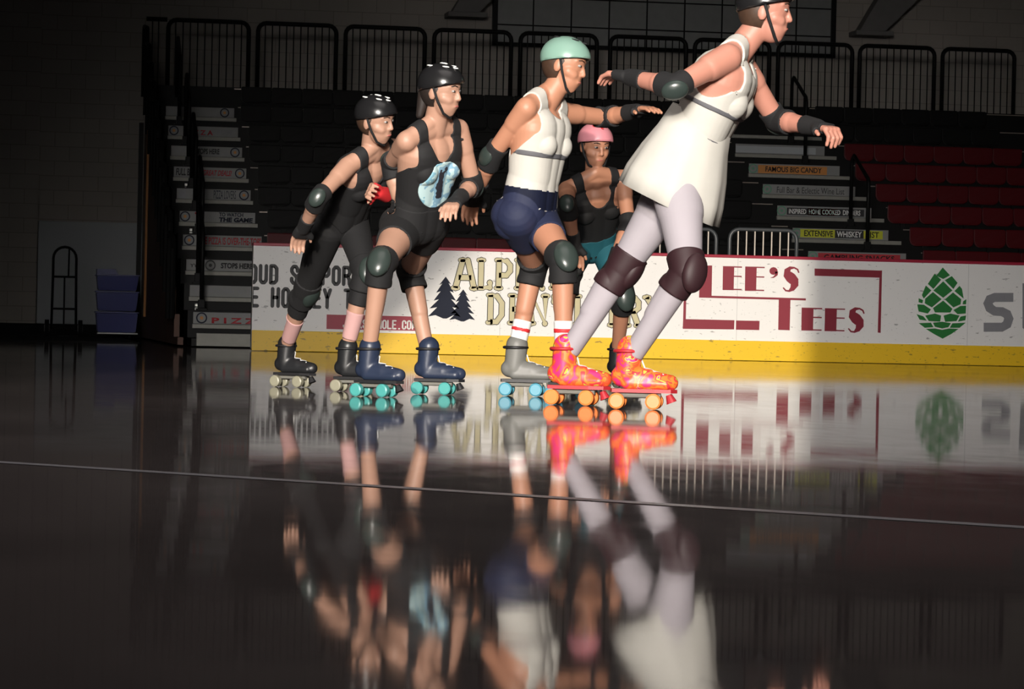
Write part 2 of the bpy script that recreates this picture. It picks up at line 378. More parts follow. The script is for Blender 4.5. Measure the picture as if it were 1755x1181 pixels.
# 2 alpine dentistry
t2 = base_thing('dentist_advertisement', 'dentist advert in outlined tan slab letters beside dark pine trees on the boards', 950, 600)
GL = {  # stroke letters in a unit box (x right, y up); serifs follow
 'A': ([[(.12, 0), (.40, 1), (.60, 1), (.88, 0)], [(.24, .38), (.76, .38)]], [(.12, 0), (.88, 0), (.4, 1)]),
 'L': ([[(.3, 1), (.3, .03), (.85, .03), (.85, .2)]], [(.3, 1), (.3, 0)]),
 'P': ([[(.3, 0), (.3, .97), (.7, .97), (.88, .82), (.88, .62), (.7, .46), (.3, .46)]], [(.3, 0), (.3, 1)]),
 'I': ([[(.5, 0), (.5, 1)]], [(.5, 0), (.5, 1)]),
 'N': ([[(.2, 0), (.2, 1), (.8, 0), (.8, 1)]], [(.2, 0), (.2, 1), (.8, 1)]),
 'E': ([[(.88, .8), (.88, .97), (.3, .97), (.3, .03), (.88, .03), (.88, .2)], [(.3, .5), (.7, .5)]], [(.3, 1), (.3, 0)]),
 'D': ([[(.28, .03), (.28, .97), (.6, .97), (.85, .72), (.85, .28), (.6, .03), (.28, .03)]], [(.28, 0), (.28, 1)]),
 'T': ([[(.5, 0), (.5, .97)], [(.1, .78), (.1, .97), (.9, .97), (.9, .78)]], [(.5, 0)]),
 'S': ([[(.82, .78), (.75, .93), (.5, .99), (.25, .9), (.2, .7), (.4, .55), (.7, .44), (.84, .27), (.72, .08), (.45, .01), (.22, .07), (.15, .26)]], []),
 'R': ([[(.25, 0), (.25, .97), (.65, .97), (.85, .82), (.85, .62), (.65, .5), (.25, .5)], [(.55, .5), (.85, 0)]], [(.25, 0), (.25, 1), (.85, 0)]),
 'Y': ([[(.12, 1), (.5, .5), (.88, 1)], [(.5, .5), (.5, 0)]], [(.12, 1), (.88, 1), (.5, 0)]),
}
def slab(ch, px0, px1, pyt, pyb, parent):
    a = at(px0, (pyt+pyb)/2, YF); b = at(px1, (pyt+pyb)/2, YF); z1 = at((px0+px1)/2, pyt, YF).z; z0 = at((px0+px1)/2, pyb, YF).z
    W, H = b.x-a.x, z1-z0; strokes, ser = GL[ch]
    for lay, (hw, m, y, nm) in enumerate(((.034, ink_black, YF, 'letter_outline'), (.026, ink_tan, YF-.002, 'letter'))):
        bm = NB()
        def put(pl_, h):
            for q in stroke_poly([(x, z, h) for x, z in pl_]):
                prism(bm, q, y, y+.0018)
            for x, z in pl_:
                prism(bm, [(x+h*math.cos(k*math.pi/4), z+h*math.sin(k*math.pi/4)) for k in range(8)], y+.00001, y+.0018)
        for s_ in strokes: put([(a.x+x*W, z0+z*H) for x, z in s_], hw)
        for x, z in ser: put([(a.x+x*W-.026, z0+z*H), (a.x+x*W+.026, z0+z*H)], hw*.75)
        bobj(nm, bm, m, parent)
for ch, x0_, x1_ in (('A', 776, 818), ('L', 816, 844), ('P', 845, 878), ('I', 880, 898), ('N', 902, 937), ('E', 940, 968)): slab(ch, x0_, x1_, 446, 494, t2)
for i, (ch, x0_, x1_) in enumerate((('D', 831, 865), ('E', 868, 900), ('N', 904, 942), ('T', 946, 978), ('I', 981, 998), ('S', 1001, 1031), ('T', 1034, 1064), ('R', 1067, 1099), ('Y', 1104, 1138))): slab(ch, x0_, x1_, 506+i*.5, 553+i*.7, t2)
def tree(px, pyt, pyb, wpx, par, m):
    mid = at(px, pyt, YF); z1 = mid.z; z0 = at(px, pyb, YF).z; H = z1-z0; W = wpx/170/2; x = mid.x
    L = [(0, 1)]; n = 5; R = []
    for k in range(n):
        f = (k+1)/n; zz = 1-f*.95; hw = (.18+.82*f)
        R.append((hw*(.95+.1*math.sin(k*3)), zz)); R.append((hw*.5, zz+.035))
    poly = [(x, z1)]+[(x+W*a_, z0+H*b_) for a_, b_ in R]+[(x+W*.1, z0+.0)]
    left = [(x-W*a_*1.08, z0+H*b_-.004) for a_, b_ in R][::-1]
    bm = NB(); prism(bm, poly+[(x-W*.1, z0)]+left, YF, BD-.0003); return bobj('pine_tree', bm, m, par)
tree(764, 474, 546, 60, t2, ink_navy); tree(794, 496, 551, 48, t2, ink_navy)
tree(1052, 483, 508, 12, t2, ink_navy); tree(1063, 487, 508, 10, t2, ink_navy)
# 3 lee's tees
t3 = base_thing('tees_advertisement', 'dark red art deco lettering in a square bracket frame on the boards', 1340, 610)
def Z(zs): return pts2(zs, 1140, 420, 2.8537)
def shape(name, polys, m, par, y=YF):
    bm = NB()
    for pz in polys: prism(bm, Z(pz), y, BD-.0003)
    return bobj(name, bm, m, par)
def bar(x0, y0, x1, y1): sl = .0285; return [(x0, y0), (x1, y0+(x1-x0)*sl), (x1, y1+(x1-x0)*sl), (x0, y1)]
shape('frame_left', [[(95, 98), (107, 98), (101, 363), (88, 363)], [(88, 362), (339, 368), (337, 413), (86, 410)], [(347, 369), (462, 371), (460, 416), (346, 414)]], ink_maroon, t3)
shape('frame_right', [[(731, 115), (1061, 125), (1060, 160), (731, 150)], [(1048, 160), (1060, 160), (1054, 430), (1040, 428)]], ink_maroon, t3)
shape('letter_L', [[(170, 100), (230, 100), (227, 248), (166, 257)], [(166, 257), (227, 248), (688, 261), (688, 271)]], ink_maroon, t3)
def deco_e(x0, y0, st, x1, h):
    return [[(x0, y0), (x0+st, y0+1), (x0+st-3, y0+h+1), (x0-2, y0+h)], bar(x0+st, y0+1, x1, y0+7), bar(x0+st-1, y0+h*.40, x1-2, y0+h*.40+6), bar(x0+st-3, y0+h-6, x1-3, y0+h)]
shape('letter_E', deco_e(283, 103, 55, 376, 117), ink_maroon, t3); shape('letter_E', deco_e(392, 105, 56, 487, 119), ink_maroon, t3)
S = [(654, 136, 3), (648, 120, 4), (632, 111, 4), (612, 112, 8), (598, 124, 15), (600, 143, 23), (615, 160, 26), (630, 177, 24), (633, 195, 19), (622, 214, 12), (606, 225, 5), (590, 223, 4), (577, 208, 3)]
shape('letter_S', stroke_poly(S), ink_maroon, t3)
shape('apostrophe', [[(530+20*math.cos(k*math.pi/6), 127+19*math.sin(k*math.pi/6)) for k in range(12)]]+stroke_poly([(545, 130, 8), (545, 145, 6), (530, 158, 3), (516, 160, 1)]), ink_maroon, t3)
shape('letter_T', [[(556, 267), (613, 269), (609, 417), (553, 415)]], ink_maroon, t3)
shape('letter_E', deco_e(668, 306, 58, 768, 112), ink_maroon, t3); shape('letter_E', deco_e(782, 309, 58, 880, 112), ink_maroon, t3)
shape('letter_S', stroke_poly([(x+319, y+200, h) for x, y, h in S]), ink_maroon, t3)
# 4 green cone and grey lettering
t4 = base_thing('cone_advertisement', 'green hop cone emblem beside big grey lowercase letters on the boards', 1620, 615)
cone = [[(1358, 110), (1393, 148), (1360, 166), (1326, 150)], [(1318, 140), (1350, 170), (1312, 215), (1285, 190)], [(1402, 152), (1430, 185), (1410, 215), (1368, 172)],
 [(1360, 178), (1405, 222), (1360, 258), (1312, 222)], [(1275, 198), (1302, 222), (1265, 262), (1256, 245)], [(1440, 200), (1452, 215), (1460, 262), (1415, 225)],
 [(1310, 230), (1352, 265), (1305, 305), (1270, 285), (1272, 262)], [(1408, 232), (1448, 265), (1445, 290), (1410, 305), (1368, 266)], [(1360, 272), (1405, 312), (1395, 330), (1320, 330), (1310, 308)],
 [(1240, 260), (1262, 270), (1258, 285), (1240, 280)], [(1473, 265), (1472, 290), (1455, 290), (1458, 275)], [(1233, 290), (1265, 292), (1300, 315), (1285, 335), (1240, 325)],
 [(1472, 297), (1470, 335), (1430, 338), (1410, 318), (1445, 298)], [(1272, 345), (1320, 335), (1350, 345), (1345, 375), (1290, 372)], [(1362, 345), (1395, 335), (1440, 345), (1425, 372), (1370, 376)],
 [(1230, 338), (1262, 348), (1280, 370), (1245, 365)], [(1472, 345), (1468, 368), (1432, 375), (1445, 350)], [(1310, 380), (1355, 375), (1398, 382), (1385, 402), (1355, 408), (1320, 400)],
 [(1240, 382), (1300, 380), (1312, 402), (1270, 405)], [(1470, 380), (1405, 383), (1392, 405), (1440, 405)], [(1275, 410), (1320, 408), (1355, 415), (1390, 408), (1435, 410), (1400, 435), (1357, 458), (1315, 435)]]
shape('cone_emblem', cone, ink_green, t4)
shape('letter_s', stroke_poly([(1703, 256, 22), (1612, 256, 22), (1588, 266, 23), (1579, 285, 23), (1588, 308, 23), (1612, 324, 22), (1648, 326, 22), (1672, 338, 23), (1681, 360, 23), (1672, 388, 23), (1648, 402, 22), (1558, 402, 22)]), ink_grey, t4)
shape('letter_t', [[(1748, 187), (1796, 187), (1796, 380), (1830, 385), (1830, 428), (1775, 428), (1748, 405)], [(1796, 232), (1840, 234), (1840, 272), (1796, 270)]], ink_grey, t4)

# ------------------------------------------------------------------ bleachers
def RY(i): return 33.0+.781*i
def RZ(i): return -.104+.2996*i
LX0, LX1, AX0, AX1 = 1.992, 2.928, 9.483, 10.87
BXR = 17.5
bl = thing('bleachers', 'tall telescopic bleachers rising in black rows behind the rink boards', 'bleachers', (LX0, RY(0), 0))
for i in range(0, 12):
    bm = NB(); y = RY(i)
    box(bm, LX0-.05, BXR, y+.04, y+.81, max(RZ(i)-.10, .01), RZ(i)+.195)
    o = obj('row_deck', bm, black_metal, bl, off=bl.location)
    bm = NB(); box(bm, LX1+.02, AX0-.05, y+.0355, y+.04, RZ(i)+.185, RZ(i)+.197)
    box(bm, AX1+.03, BXR, y+.0355, y+.04, RZ(i)+.185, RZ(i)+.197)
    obj('nosing', bm, mat('dull_aluminium', (.30, .26, .22), .4, .6), bl, off=bl.location)
    if i < 11:
        for (xa, xb) in ((LX0, LX1), (AX0, AX1)):
            bm = NB()
            if i: box(bm, xa, xb, y, y+.05, RZ(i), RZ(i)+.048, .004)
            else: box(bm, xa, xb, y, y+.05, .012, .15, .004)
            obj('step_edge', bm, grey_metal, bl, off=bl.location)
bm = NB(); box(bm, LX0-.05, BXR, RY(11)+.036, RY(11)+.045, RZ(11)-.08, RZ(11)+.21); obj('top_fascia', bm, black_metal, bl, off=bl.location)
# brown plywood side and black stepped side guards
bm = NB(); xs = 1.80
poly = [(RY(0)+.1, .02)]+[q for i in range(0, 12) for q in ((RY(i)+.1, max(.1, RZ(i)+.15)), (RY(i)+.88, max(.1, RZ(i)+.15)))]+[(RY(11)+.88, .02)]
a_ = [bm.verts.new((xs, y, z)) for y, z in poly]; b_ = [bm.verts.new((xs+.06, y, z)) for y, z in poly]
bm.faces.new(a_); bm.faces.new(b_[::-1])
for k in range(len(poly)): bm.faces.new((a_[k], b_[k], b_[(k+1) % len(poly)], a_[(k+1) % len(poly)]))
obj('side_panel', bm, wood_brown, bl, off=bl.location)
for i in range(1, 12):
    bm = NB(); y = RY(i); z = RZ(i)
    tube(bm, [(1.77, y+.06, z+.1), (1.77, y+.02, z+.86), (1.77, y+.08, z+.97), (1.77, y+.76, z+1.05), (1.77, y+.84, z+.95), (1.77, y+.84, z+.1)], .032, 8)
    for k in range(1, 6): tube(bm, [(1.77, y+.02+.13*k, z+.15), (1.77, y+.02+.13*k, z+1.0)], .008, 6)
    obj('side_guard', bm, black_metal, bl, off=bl.location)
bm = NB(); box(bm, 1.70, 1.76, RY(11)+.2, RY(11)+.3, .02, 2.9); obj('corner_post', bm, black_metal, bl, off=bl.location)
bm = NB(); box(bm, 1.765, 1.795, RY(10), RY(10)+.12, .3, 2.75); obj('orange_strip', bm, orange_paint, bl, off=bl.location)
# small silver brackets on the left aisle steps
for i in (2, 3, 5, 7, 9):
    px_ = {2: 337, 3: 337+0, 5: 325, 7: 315, 9: 309}[i]
    p = at(px_, 500, RY(i)+.0); bm = NB(); zc = RZ(i)
    box(bm, p.x-.015, p.x+.015, RY(i)+.005, RY(i)+.04, zc-.06, zc-.03, .003); box(bm, p.x-.015, p.x+.015, RY(i)+.005, RY(i)+.04, zc-.10, zc-.07, .003)
    obj('step_bracket', bm, mat('silver', (.6, .6, .55), .3, .7), bl, off=bl.location)

# step signs ------------------------------------------------------
def aisle_sign(i, xa, xb, label, build):
    y = RY(i)+.028; z0, z1 = RZ(i)+.052, RZ(i)+.178
    t = thing('step_sign', label, 'sign', ((xa+xb)/2, y, z0))
    bm = NB(); box(bm, xa, xb, y, y+.01, z0, z1, .002); obj('sign_plate', bm, sign_white, t, off=t.location)
    W, H = xb-xa, z1-z0
    def tx(s_, u0, u1, v0=.2, v1=.8, m=ink_black, bold=.02, shear=0, nm='lettering'):
        obj(nm, text_bm(s_, xa+u0*W, xa+u1*W, z0+v0*H, z0+v1*H, y-.004, bold, shear), m, t, off=t.location)
    def rect(u0, u1, v0, v1, m, nm='strip'):
        bm = NB(); box(bm, xa+u0*W, xa+u1*W, y-.002, y, z0+v0*H, z0+v1*H); obj(nm, bm, m, t, off=t.location)
    def seal(u, m1=ink_navy, m2=ink_orange, vv=.5):
        for r_, m_, dd, nm in ((.48, m1, .0015, 'seal_ring'), (.36, sign_white, .0025, 'seal_field'), (.15, m2, .0035, 'seal_emblem')):
            bm = NB(); prism(bm, [(xa+u*W+r_*H*math.cos(k*math.pi/12), z0+vv*H+r_*H*math.sin(k*math.pi/12)) for k in range(24)], y-dd, y)
            obj(nm, bm, m_, t, off=t.location)
    build(tx, rect, seal)
    return t
def b10(tx, rect, seal): seal(.86)
def b9(tx, rect, seal): seal(.08); tx('P I Z Z A', .22, .64, .12, .62, ink_red, .03); tx('DELIVERY', .70, .93, .25, .7, ink_grey, .01, .2)
def b8(tx, rect, seal): tx('THE FUN', .03, .2, .3, .8, ink_grey, .0); tx('STOPS HERE', .34, .68, .25, .8, ink_black, .03); seal(.9)
def b7(tx, rect, seal): tx('FULL BAR', .03, .3, .15, .85, ink_black, .03, .1); tx('GREAT DEALS!', .40, .80, .2, .75, ink_red, .025, .3); seal(.91)
def b6(tx, rect, seal): rect(.03, .12, .1, .9, ink_grey); tx('PIZZA LOVERS', .50, .80, .1, .9, ink_navy, .0); seal(.91)
def b5(tx, rect, seal): seal(.07); tx('TV', .2, .3, .15, .9, ink_red, .03); tx('TO WATCH', .52, .84, .58, .95, ink_navy, .03); tx('THE GAME', .52, .97, .06, .5, ink_navy, .05, .1)
def b4(tx, rect, seal): seal(.08); tx('"THE PIZZA IS OVER-THE-TOP"', .18, .99, .15, .85, ink_red, .02)
def b3(tx, rect, seal): tx('YYY', .05, .18, .3, .6, ink_black, .02); seal(.3, ink_black, ink_black); tx('STOPS HERE', .43, .83, .25, .75, ink_black, .035)
def b2(tx, rect, seal): tx('50 W. BROADWAY', .05, .55, .3, .75, ink_grey, -.0); tx('307-734', .58, .78, .3, .65, ink_grey, 0); tx('pizza', .8, .99, .1, .55, ink_navy, 0, .3)
def b1(tx, rect, seal): seal(.1, ink_navy); tx('PIZZERIA', .25, .9, .66, .92, ink_grey, 0); tx('P I Z Z A', .22, .92, .06, .55, ink_red, .03)
LB = {10: ('pale step sign with a round seal only, topmost on the left aisle', b10), 9: ('white step sign with red spaced pizza lettering near the top of the left aisle', b9),
      8: ('white step sign reading stops here with a seal at its right end', b8), 7: ('white step sign with slanted red great deals lettering, left aisle', b7),
      6: ('white step sign with thin dark blue letters between grey blocks, left aisle', b6), 5: ('white step sign with dark blue watch the game lettering, left aisle', b5),
      4: ('white step sign quoting red over-the-top lettering, left aisle', b4), 3: ('white step sign reading stops here with a black round emblem mid sign', b3),
      2: ('white step sign with faint grey street address, second from the floor', b2), 1: ('white step sign with large red pizza lettering, lowest on the left aisle', b1)}
for i, (lab, fn) in LB.items(): aisle_sign(i, LX0+.01, LX1-.03 if i > 4 else LX1-.01, lab, fn)
def greenend(tx, rect, seal): seal(.045, ink_pale_green, ink_pale_green)
def c10(tx, rect, seal): rect(.0, .9, .1, .8, panel_grey)
def c8(tx, rect, seal): greenend(tx, rect, seal); rect(.1, .86, .04, .88, ink_orange); tx('FAMOUS BIG CANDY', .18, .80, .2, .75, ink_black, .02)
def c7(tx, rect, seal): greenend(tx, rect, seal); rect(.10, .92, .08, .82, sign_white); tx('Full Bar & Eclectic Wine List', .15, .88, .16, .78, ink_black, 0)
def c6(tx, rect, seal): greenend(tx, rect, seal); rect(.10, .92, .12, .82, ink_black); rect(.32, .64, .121, .819, ink_red, 'red_block'); tx('INSPIRED  HOME COOKED  DINNERS', .12, .88, .22, .72, ink_white, .02)
def c5(tx, rect, seal): greenend(tx, rect, seal); rect(.08, .44, .12, .9, ink_yellow); rect(.44, .74, .12, .9, ink_black, 'black_block'); rect(.74, .94, .12, .9, ink_yellow); tx('EXTENSIVE', .12, .42, .22, .8, ink_black, .02); tx('WHISKEY', .46, .72, .22, .8, ink_white, .02); tx('LIST', .77, .9, .22, .8, ink_black, .02)
def c4(tx, rect, seal): greenend(tx, rect, seal); rect(.1, .94, .05, .85, ink_red); tx('GAMBLING SNACKS', .16, .88, .2, .72, ink_black, .02)
RB = {9: ('blank grey step sign, topmost in view on the right aisle', c10), 8: ('orange step sign reading famous big candy on the right aisle', c8),
      7: ('white step sign with black wine list lettering on the right aisle', c7), 6: ('black step sign with a red block and white dinner lettering, right aisle', c6),
      5: ('yellow and black step sign for a whiskey list on the right aisle', c5), 4: ('red step sign just above the rink boards on the right aisle', c4)}
for i, (lab, fn) in RB.items(): aisle_sign(i, AX0+.01, AX1-.16, lab, fn)

# aisle rails -----------------------------------------------------
def aisle_rail(name, label, x, i0, i1, h, group, side=0):
    y0, y1 = RY(i0)+.3, RY(i1)+.3; z0, z1 = RZ(i0)+.196, RZ(i1)+.196
    t = thing(name, label, 'handrail', (x, y0, z0), 0, group)
    bm = NB(); r = .1
    tube(bm, [(x, y0, z0+.02), (x, y0, z0+h-r), (x+side*.02, y0+.03, z0+h-.03), (x+side*.05, y0+r, z0+h), (x+side, y1-r, z1+h-.02), (x+side, y1-.03, z1+h-.05), (x+side, y1, z1+h-.12), (x+side, y1, z1+.02)], .024, 8)
    obj('rail_tube', bm, black_metal, t, True, t.location)
    for (yy, zz, xx) in ((y0, z0, x), (y1, z1, x+side)):
        bm = NB(); box(bm, xx-.06, xx+.06, yy-.06, yy+.06, zz, zz+.025, .004); box(bm, xx-.035, xx+.035, yy-.035, yy+.035, zz+.025, zz+.12, .004)
        obj('foot_plate', bm, black_metal, t, off=t.location)
for k, (i0, i1, xp) in enumerate(((9, 10, 305), (7, 8, 322), (5, 6, 335), (3, 4, 348), (1, 2, 350))):
    q = at(xp, 300, RY(i0)+.3); nm = ('topmost', 'second from the top', 'middle', 'second from the floor', 'lowest')[k]
    aisle_rail('aisle_rail', 'black hooped handrail standing in the left aisle, '+nm+' one', q.x, i0, i1, .92, 'handrails in the left aisle')
for k, (i0, i1, xp, lab) in enumerate(((8, 9, 1378, 'black aisle handrail behind the orange candy sign'), (4, 5, 1488, 'black aisle handrail rising in front of the whiskey list sign'))):
    q = at(xp, 350, RY(i0)+.3); aisle_rail('aisle_rail', lab, q.x, i0, i1, .92, 'handrails in the right aisle')

# seats -----------------------------------------------------------
PITCH_X = .412
def seat_proto(m, lab):
    t = thing('stadium_seat', lab, 'seat')
    bm = NB(); w_ = .2035; poly = []
    h0, h1 = -.005, .215                                 # folded pan: square top, rounded lower corners
    for (x, z) in ((-w_, h1), (-w_, h0+.07), (-w_+.012, h0+.035), (-w_+.035, h0+.012), (-w_+.07, h0), (w_-.07, h0), (w_-.035, h0+.012), (w_-.012, h0+.035), (w_, h0+.07), (w_, h1)): poly.append((x, z))
    prism(bm, poly, -.03, -.004)
    es = [e for e in bm.edges if abs(e.verts[0].co.y-e.verts[1].co.y) < 1e-5 and e.verts[0].co.y < -.02]
    bmesh.ops.bevel(bm, geom=es, offset=.008, segments=2, affect='EDGES')
    for v in bm.verts: v.co.y += .035*(v.co.x/w_)**2*.5
    obj('seat_pan', bm, m, t)
    bm = NB(); box(bm, -.193, .193, .012, .03, .04, .225, .008); obj('backrest', bm, m, t)
    bm = NB(); box(bm, -.03, .03, .0, .034, -.1042, .06, .003); obj('bracket', bm, black_metal, t)
    return t
rown = {4: 'row just above the boards', 5: 'second row above the boards', 6: 'third row above the boards', 7: 'fourth row above the boards', 8: 'fourth row from the top', 9: 'third row from the top', 10: 'second row from the top', 11: 'top row'}
protos = {}
def place_seat(kind, x, i, lab, grp):
    m = {'black': black_plastic, 'red': red_plastic}[kind]
    if kind not in protos: o = protos[kind] = seat_proto(m, lab)
    else: o = copy_tree(protos[kind])
    o.location = (x, RY(i)+.0, RZ(i)); o['label'] = lab; o['group'] = grp
for i in range(4, 12):
    n = int((AX0-.05-LX1-.05)/PITCH_X); n0 = LX1+.05
    offx = (.0, .06)[i % 2]
    for k in range(n):
        x = n0+offx+PITCH_X*(k+.5)
        if x > AX0-.22: continue
        if i == 4 and k < n-5: place_seat('red', x, i, 'folded red plastic seat left of the right aisle, '+rown[i], 'red seats left of the right aisle')
        else: place_seat('black', x, i, 'folded black plastic bleacher seat between the aisles, '+rown[i], 'black seats between the aisles, '+rown[i])
    for k in range(6):
        x = AX1+.04+PITCH_X*(k+.5)+offx
        if i >= 10: place_seat('black', x, i, 'folded black plastic seat right of the right aisle, '+rown[i], 'black seats right of the right aisle, '+rown[i])
        else: place_seat('red', x, i, 'folded red plastic bleacher seat right of the aisle, '+rown[i], 'red seats right of the aisle, '+rown[i])

# railings behind the top row ------------------------------------
YR = RY(11)+.55; zb = RZ(11)+.196
RAILX = [(246, 281), (284, 430), (438, 580), (588, 732), (740, 880), (888, 1027), (1042, 1180), (1187, 1323), (1330, 1465), (1470, 1606), (1612, 1743)]
ordn = ['narrow railing panel at the far left end', 'first full railing panel from the left', 'second full railing panel from the left', 'third full railing panel from the left', 'railing panel behind the standing black tank top skater', 'railing panel behind the mint helmet', 'railing panel behind the tall skater\'s trailing arm', 'railing panel behind the tall skater\'s chest', 'third railing panel from the right', 'second railing panel from the right', 'last railing panel at the far right']
for k, (a, b) in enumerate(RAILX):
    xa = at(a+4, 80, YR).x; xb = at(b-4 if k else b+1, 80, YR).x; h = .94; r = .11
    t = thing('guard_railing', 'black hooped '+ordn[k]+' above the top row', 'railing', ((xa+xb)/2, YR, zb), 0, 'black railings along the top of the bleachers')
    bm = NB()
    if k: pts = [(xa, YR, zb), (xa, YR, zb+h-r)]+[(xa+r-r*math.cos(q), YR, zb+h-r+r*math.sin(q)) for q in (.4, .8, 1.2, 1.57)]
    else: pts = [(xa, YR, zb+h)]
    pts += [(xb-r+r*math.sin(q), YR, zb+h-r+r*math.cos(q)) for q in (0, .4, .8, 1.2)]+[(xb, YR, zb+h-r), (xb, YR, zb)] if k else [(xb+.02, YR, zb+h), (xb+.03, YR, zb+h)]
    tube(bm, pts, .031, 10); obj('hoop', bm, black_metal, t, True, t.location)
    bm = NB(); box(bm, xa, xb, YR-.015, YR+.015, zb+.0, zb+.05); obj('bottom_rail', bm, black_metal, t, off=t.location)
    nb_ = 10 if k else 2
    for j in range(1, nb_+1):
        x = xa+(xb-xa)*j/(nb_+1); bm = NB(); tube(bm, [(x, YR, zb+.04), (x, YR, zb+h-.02)], .0085, 6); obj('bar', bm, black_metal, t, off=t.location)
# low railings just behind the boards
for (a, b, py, lab) in ((1251, 1366, 394, 'small black hooped railing with pale sunlit bars just behind the boards'), (1118, 1228, 392, 'small hooped railing behind the boards beside the tall skater\'s legs')):
    Y = BD+.55; xa = at(a, py, Y).x; xb = at(b, py, Y).x; zt = at((a+b)/2, py, Y).z; r = .10
    t = thing('crowd_barrier', lab, 'railing', ((xa+xb)/2, Y, 0), 0, 'hooped railings behind the boards')
    pts = [(xa, Y, .0), (xa, Y, zt-r)]+[(xa+r-r*math.cos(q), Y, zt-r+r*math.sin(q)) for q in (.4, .8, 1.2, 1.57)]
    pts += [(xb-r+r*math.sin(q), Y, zt-r+r*math.cos(q)) for q in (0, .4, .8, 1.2)]+[(xb, Y, zt-r), (xb, Y, 0)]
    bm = NB(); tube(bm, pts, .021, 8); obj('hoop', bm, mat('grey_black_tube', (.04, .045, .05), .4), t, True, t.location)
    bm = NB(); tube(bm, [(xa, Y, .25), (xb, Y, .25)], .016, 8); obj('cross_tube', bm, M['grey_black_tube'], t, off=t.location)
    for j in range(1, 8):
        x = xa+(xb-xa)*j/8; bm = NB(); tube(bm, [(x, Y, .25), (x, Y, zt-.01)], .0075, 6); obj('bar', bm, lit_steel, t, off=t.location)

# ------------------------------------------------------------------ hand truck and bins
HY = 41.0
pc = at(109, 560, HY); t = thing('hand_truck', 'black two-wheeled hand truck with an arched handle leaning at the grey wall panel', 'hand truck', (pc.x, HY, .012))
ht = at(109, 423, HY).z; w2 = .15; x = pc.x
bm = NB()
pts = [(x-w2-.01, HY-.02, .10), (x-w2, HY+.05, .8), (x-w2, HY+.1, ht-w2)]+[(x-w2*math.cos(q), HY+.11, ht-w2+w2*math.sin(q)) for q in [math.pi*k/10 for k in range(1, 10)]]+[(x+w2, HY+.1, ht-w2), (x+w2, HY+.05, .8), (x+w2+.01, HY-.02, .10)]
tube(bm, pts, .017, 8); obj('frame', bm, black_metal, t, True, t.location)
for z in (.38, .80):
    bm = NB(); tube(bm, [(x-w2, HY+.05*(z/.8), z), (x+w2, HY+.05*(z/.8), z)], .014, 8); obj('cross_bar', bm, black_metal, t, off=t.location)
bm = NB(); tube(bm, [(x+.0, HY, .1), (x+.0, HY+.05, .8)], .011, 8); obj('centre_bar', bm, black_metal, t, off=t.location)
bm = NB(); tube(bm, [(x+.05, HY+.05, .8), (x+.055, HY+.10, ht-.02)], .011, 8); obj('upper_bar', bm, black_metal, t, off=t.location)
bm = NB(); box(bm, x-.18, x+.18, HY-.22, HY-.02, .014, .026, .003); obj('toe_plate', bm, black_metal, t, off=t.location)
for sx in (-1, 1):
    bm = NB(); tube(bm, [(x+sx*.19, HY+.08, .125), (x+sx*.245, HY+.08, .125)], .11, 20)
    wh = obj('wheel', bm, base_black, t, off=t.location)
    bm = NB(); tube(bm, [(x+sx*.185, HY+.08, .125), (x+sx*.25, HY+.08, .125)], .045, 14); obj('hub', bm, grey_metal, wh, off=t.location)
bm = NB(); tube(bm, [(x-.19, HY+.08, .125), (x+.19, HY+.08, .125)], .01, 8); obj('axle', bm, black_metal, t, off=t.location)
BY = 40.6
xa = at(165, 520, BY).x; xb = 1.686
def zz(py): return at(200, py, BY).z
levels = [zz(566), zz(534), zz(499), zz(470)]
d = thing('dolly', 'low flat dolly with a pale edge strip under the blue bins', 'dolly', ((xa+xb)/2, BY, .012))
bm = NB(); box(bm, xa+.02, xb, BY-.02, BY+.5, levels[0]-.06, levels[0]-.032, .004); obj('deck', bm, black_metal, d, off=d.location)
bm = NB(); box(bm, xa+.02, xb, BY-.03, BY-.02, levels[0]-.05, levels[0]-.034); obj('edge_strip', bm, ink_white, d, off=d.location)
for xx in (xa+.1, xb-.1):
    for yy in (BY+.06, BY+.42):
        zz0 = levels[0]-.06
        bm = NB(); tube(bm, [(xx-.015, yy, .012+zz0/2), (xx+.015, yy, .012+zz0/2)], zz0/2, 14); obj('caster', bm, base_black, d, off=d.location)
for k in range(3):
    z0 = levels[k]-.032 if k == 0 else levels[k]+.004; z1 = levels[k+1] if k < 2 else levels[3]-.004
    lab = ('lowest of the three stacked blue plastic bins', 'middle of the three stacked blue plastic bins', 'topmost stacked blue plastic bin with a raised left end')[k]
    t = thing('storage_bin', lab+' by the bleacher side', 'bin', ((xa+xb)/2, BY, z0), 0, 'stacked blue plastic bins')
    bm = NB(); tp = .025; e = .0 if k else .0
    vsb = [(xa+tp, BY+tp), (xb-tp, BY+tp), (xb-tp, BY+.48), (xa+tp, BY+.48)]; vst = [(xa, BY), (xb, BY), (xb, BY+.5), (xa, BY+.5)]
    B_ = [bm.verts.new((x_, y_, z0+.003)) for x_, y_ in vsb]; T_ = [bm.verts.new((x_, y_, z1-.02)) for x_, y_ in vst]
    bm.faces.new(B_[::-1]); bm.faces.new(T_)
    for j in range(4): bm.faces.new((B_[j], B_[(j+1) % 4], T_[(j+1) % 4], T_[j]))
    bmesh.ops.bevel(bm, geom=bm.edges[:], offset=.012, segments=2, affect='EDGES')
    obj('body', bm, blue_plastic, t, off=t.location)
    bm = NB(); box(bm, xa-.012, xb+.012, BY-.012, BY+.512, z1-.022, z1-.002, .004); obj('rim', bm, mat('dark_blue_plastic', (.006, .012, .14), .4), t, off=t.location)
    if k == 2:
        bm = NB(); prism(bm, [(xa, z1-.002), (xa, z1+.07), (xa+.24, z1+.07), (xa+.28, z1+.0)], BY+.0, BY+.49); obj('raised_end', bm, blue_plastic, t, off=t.location)
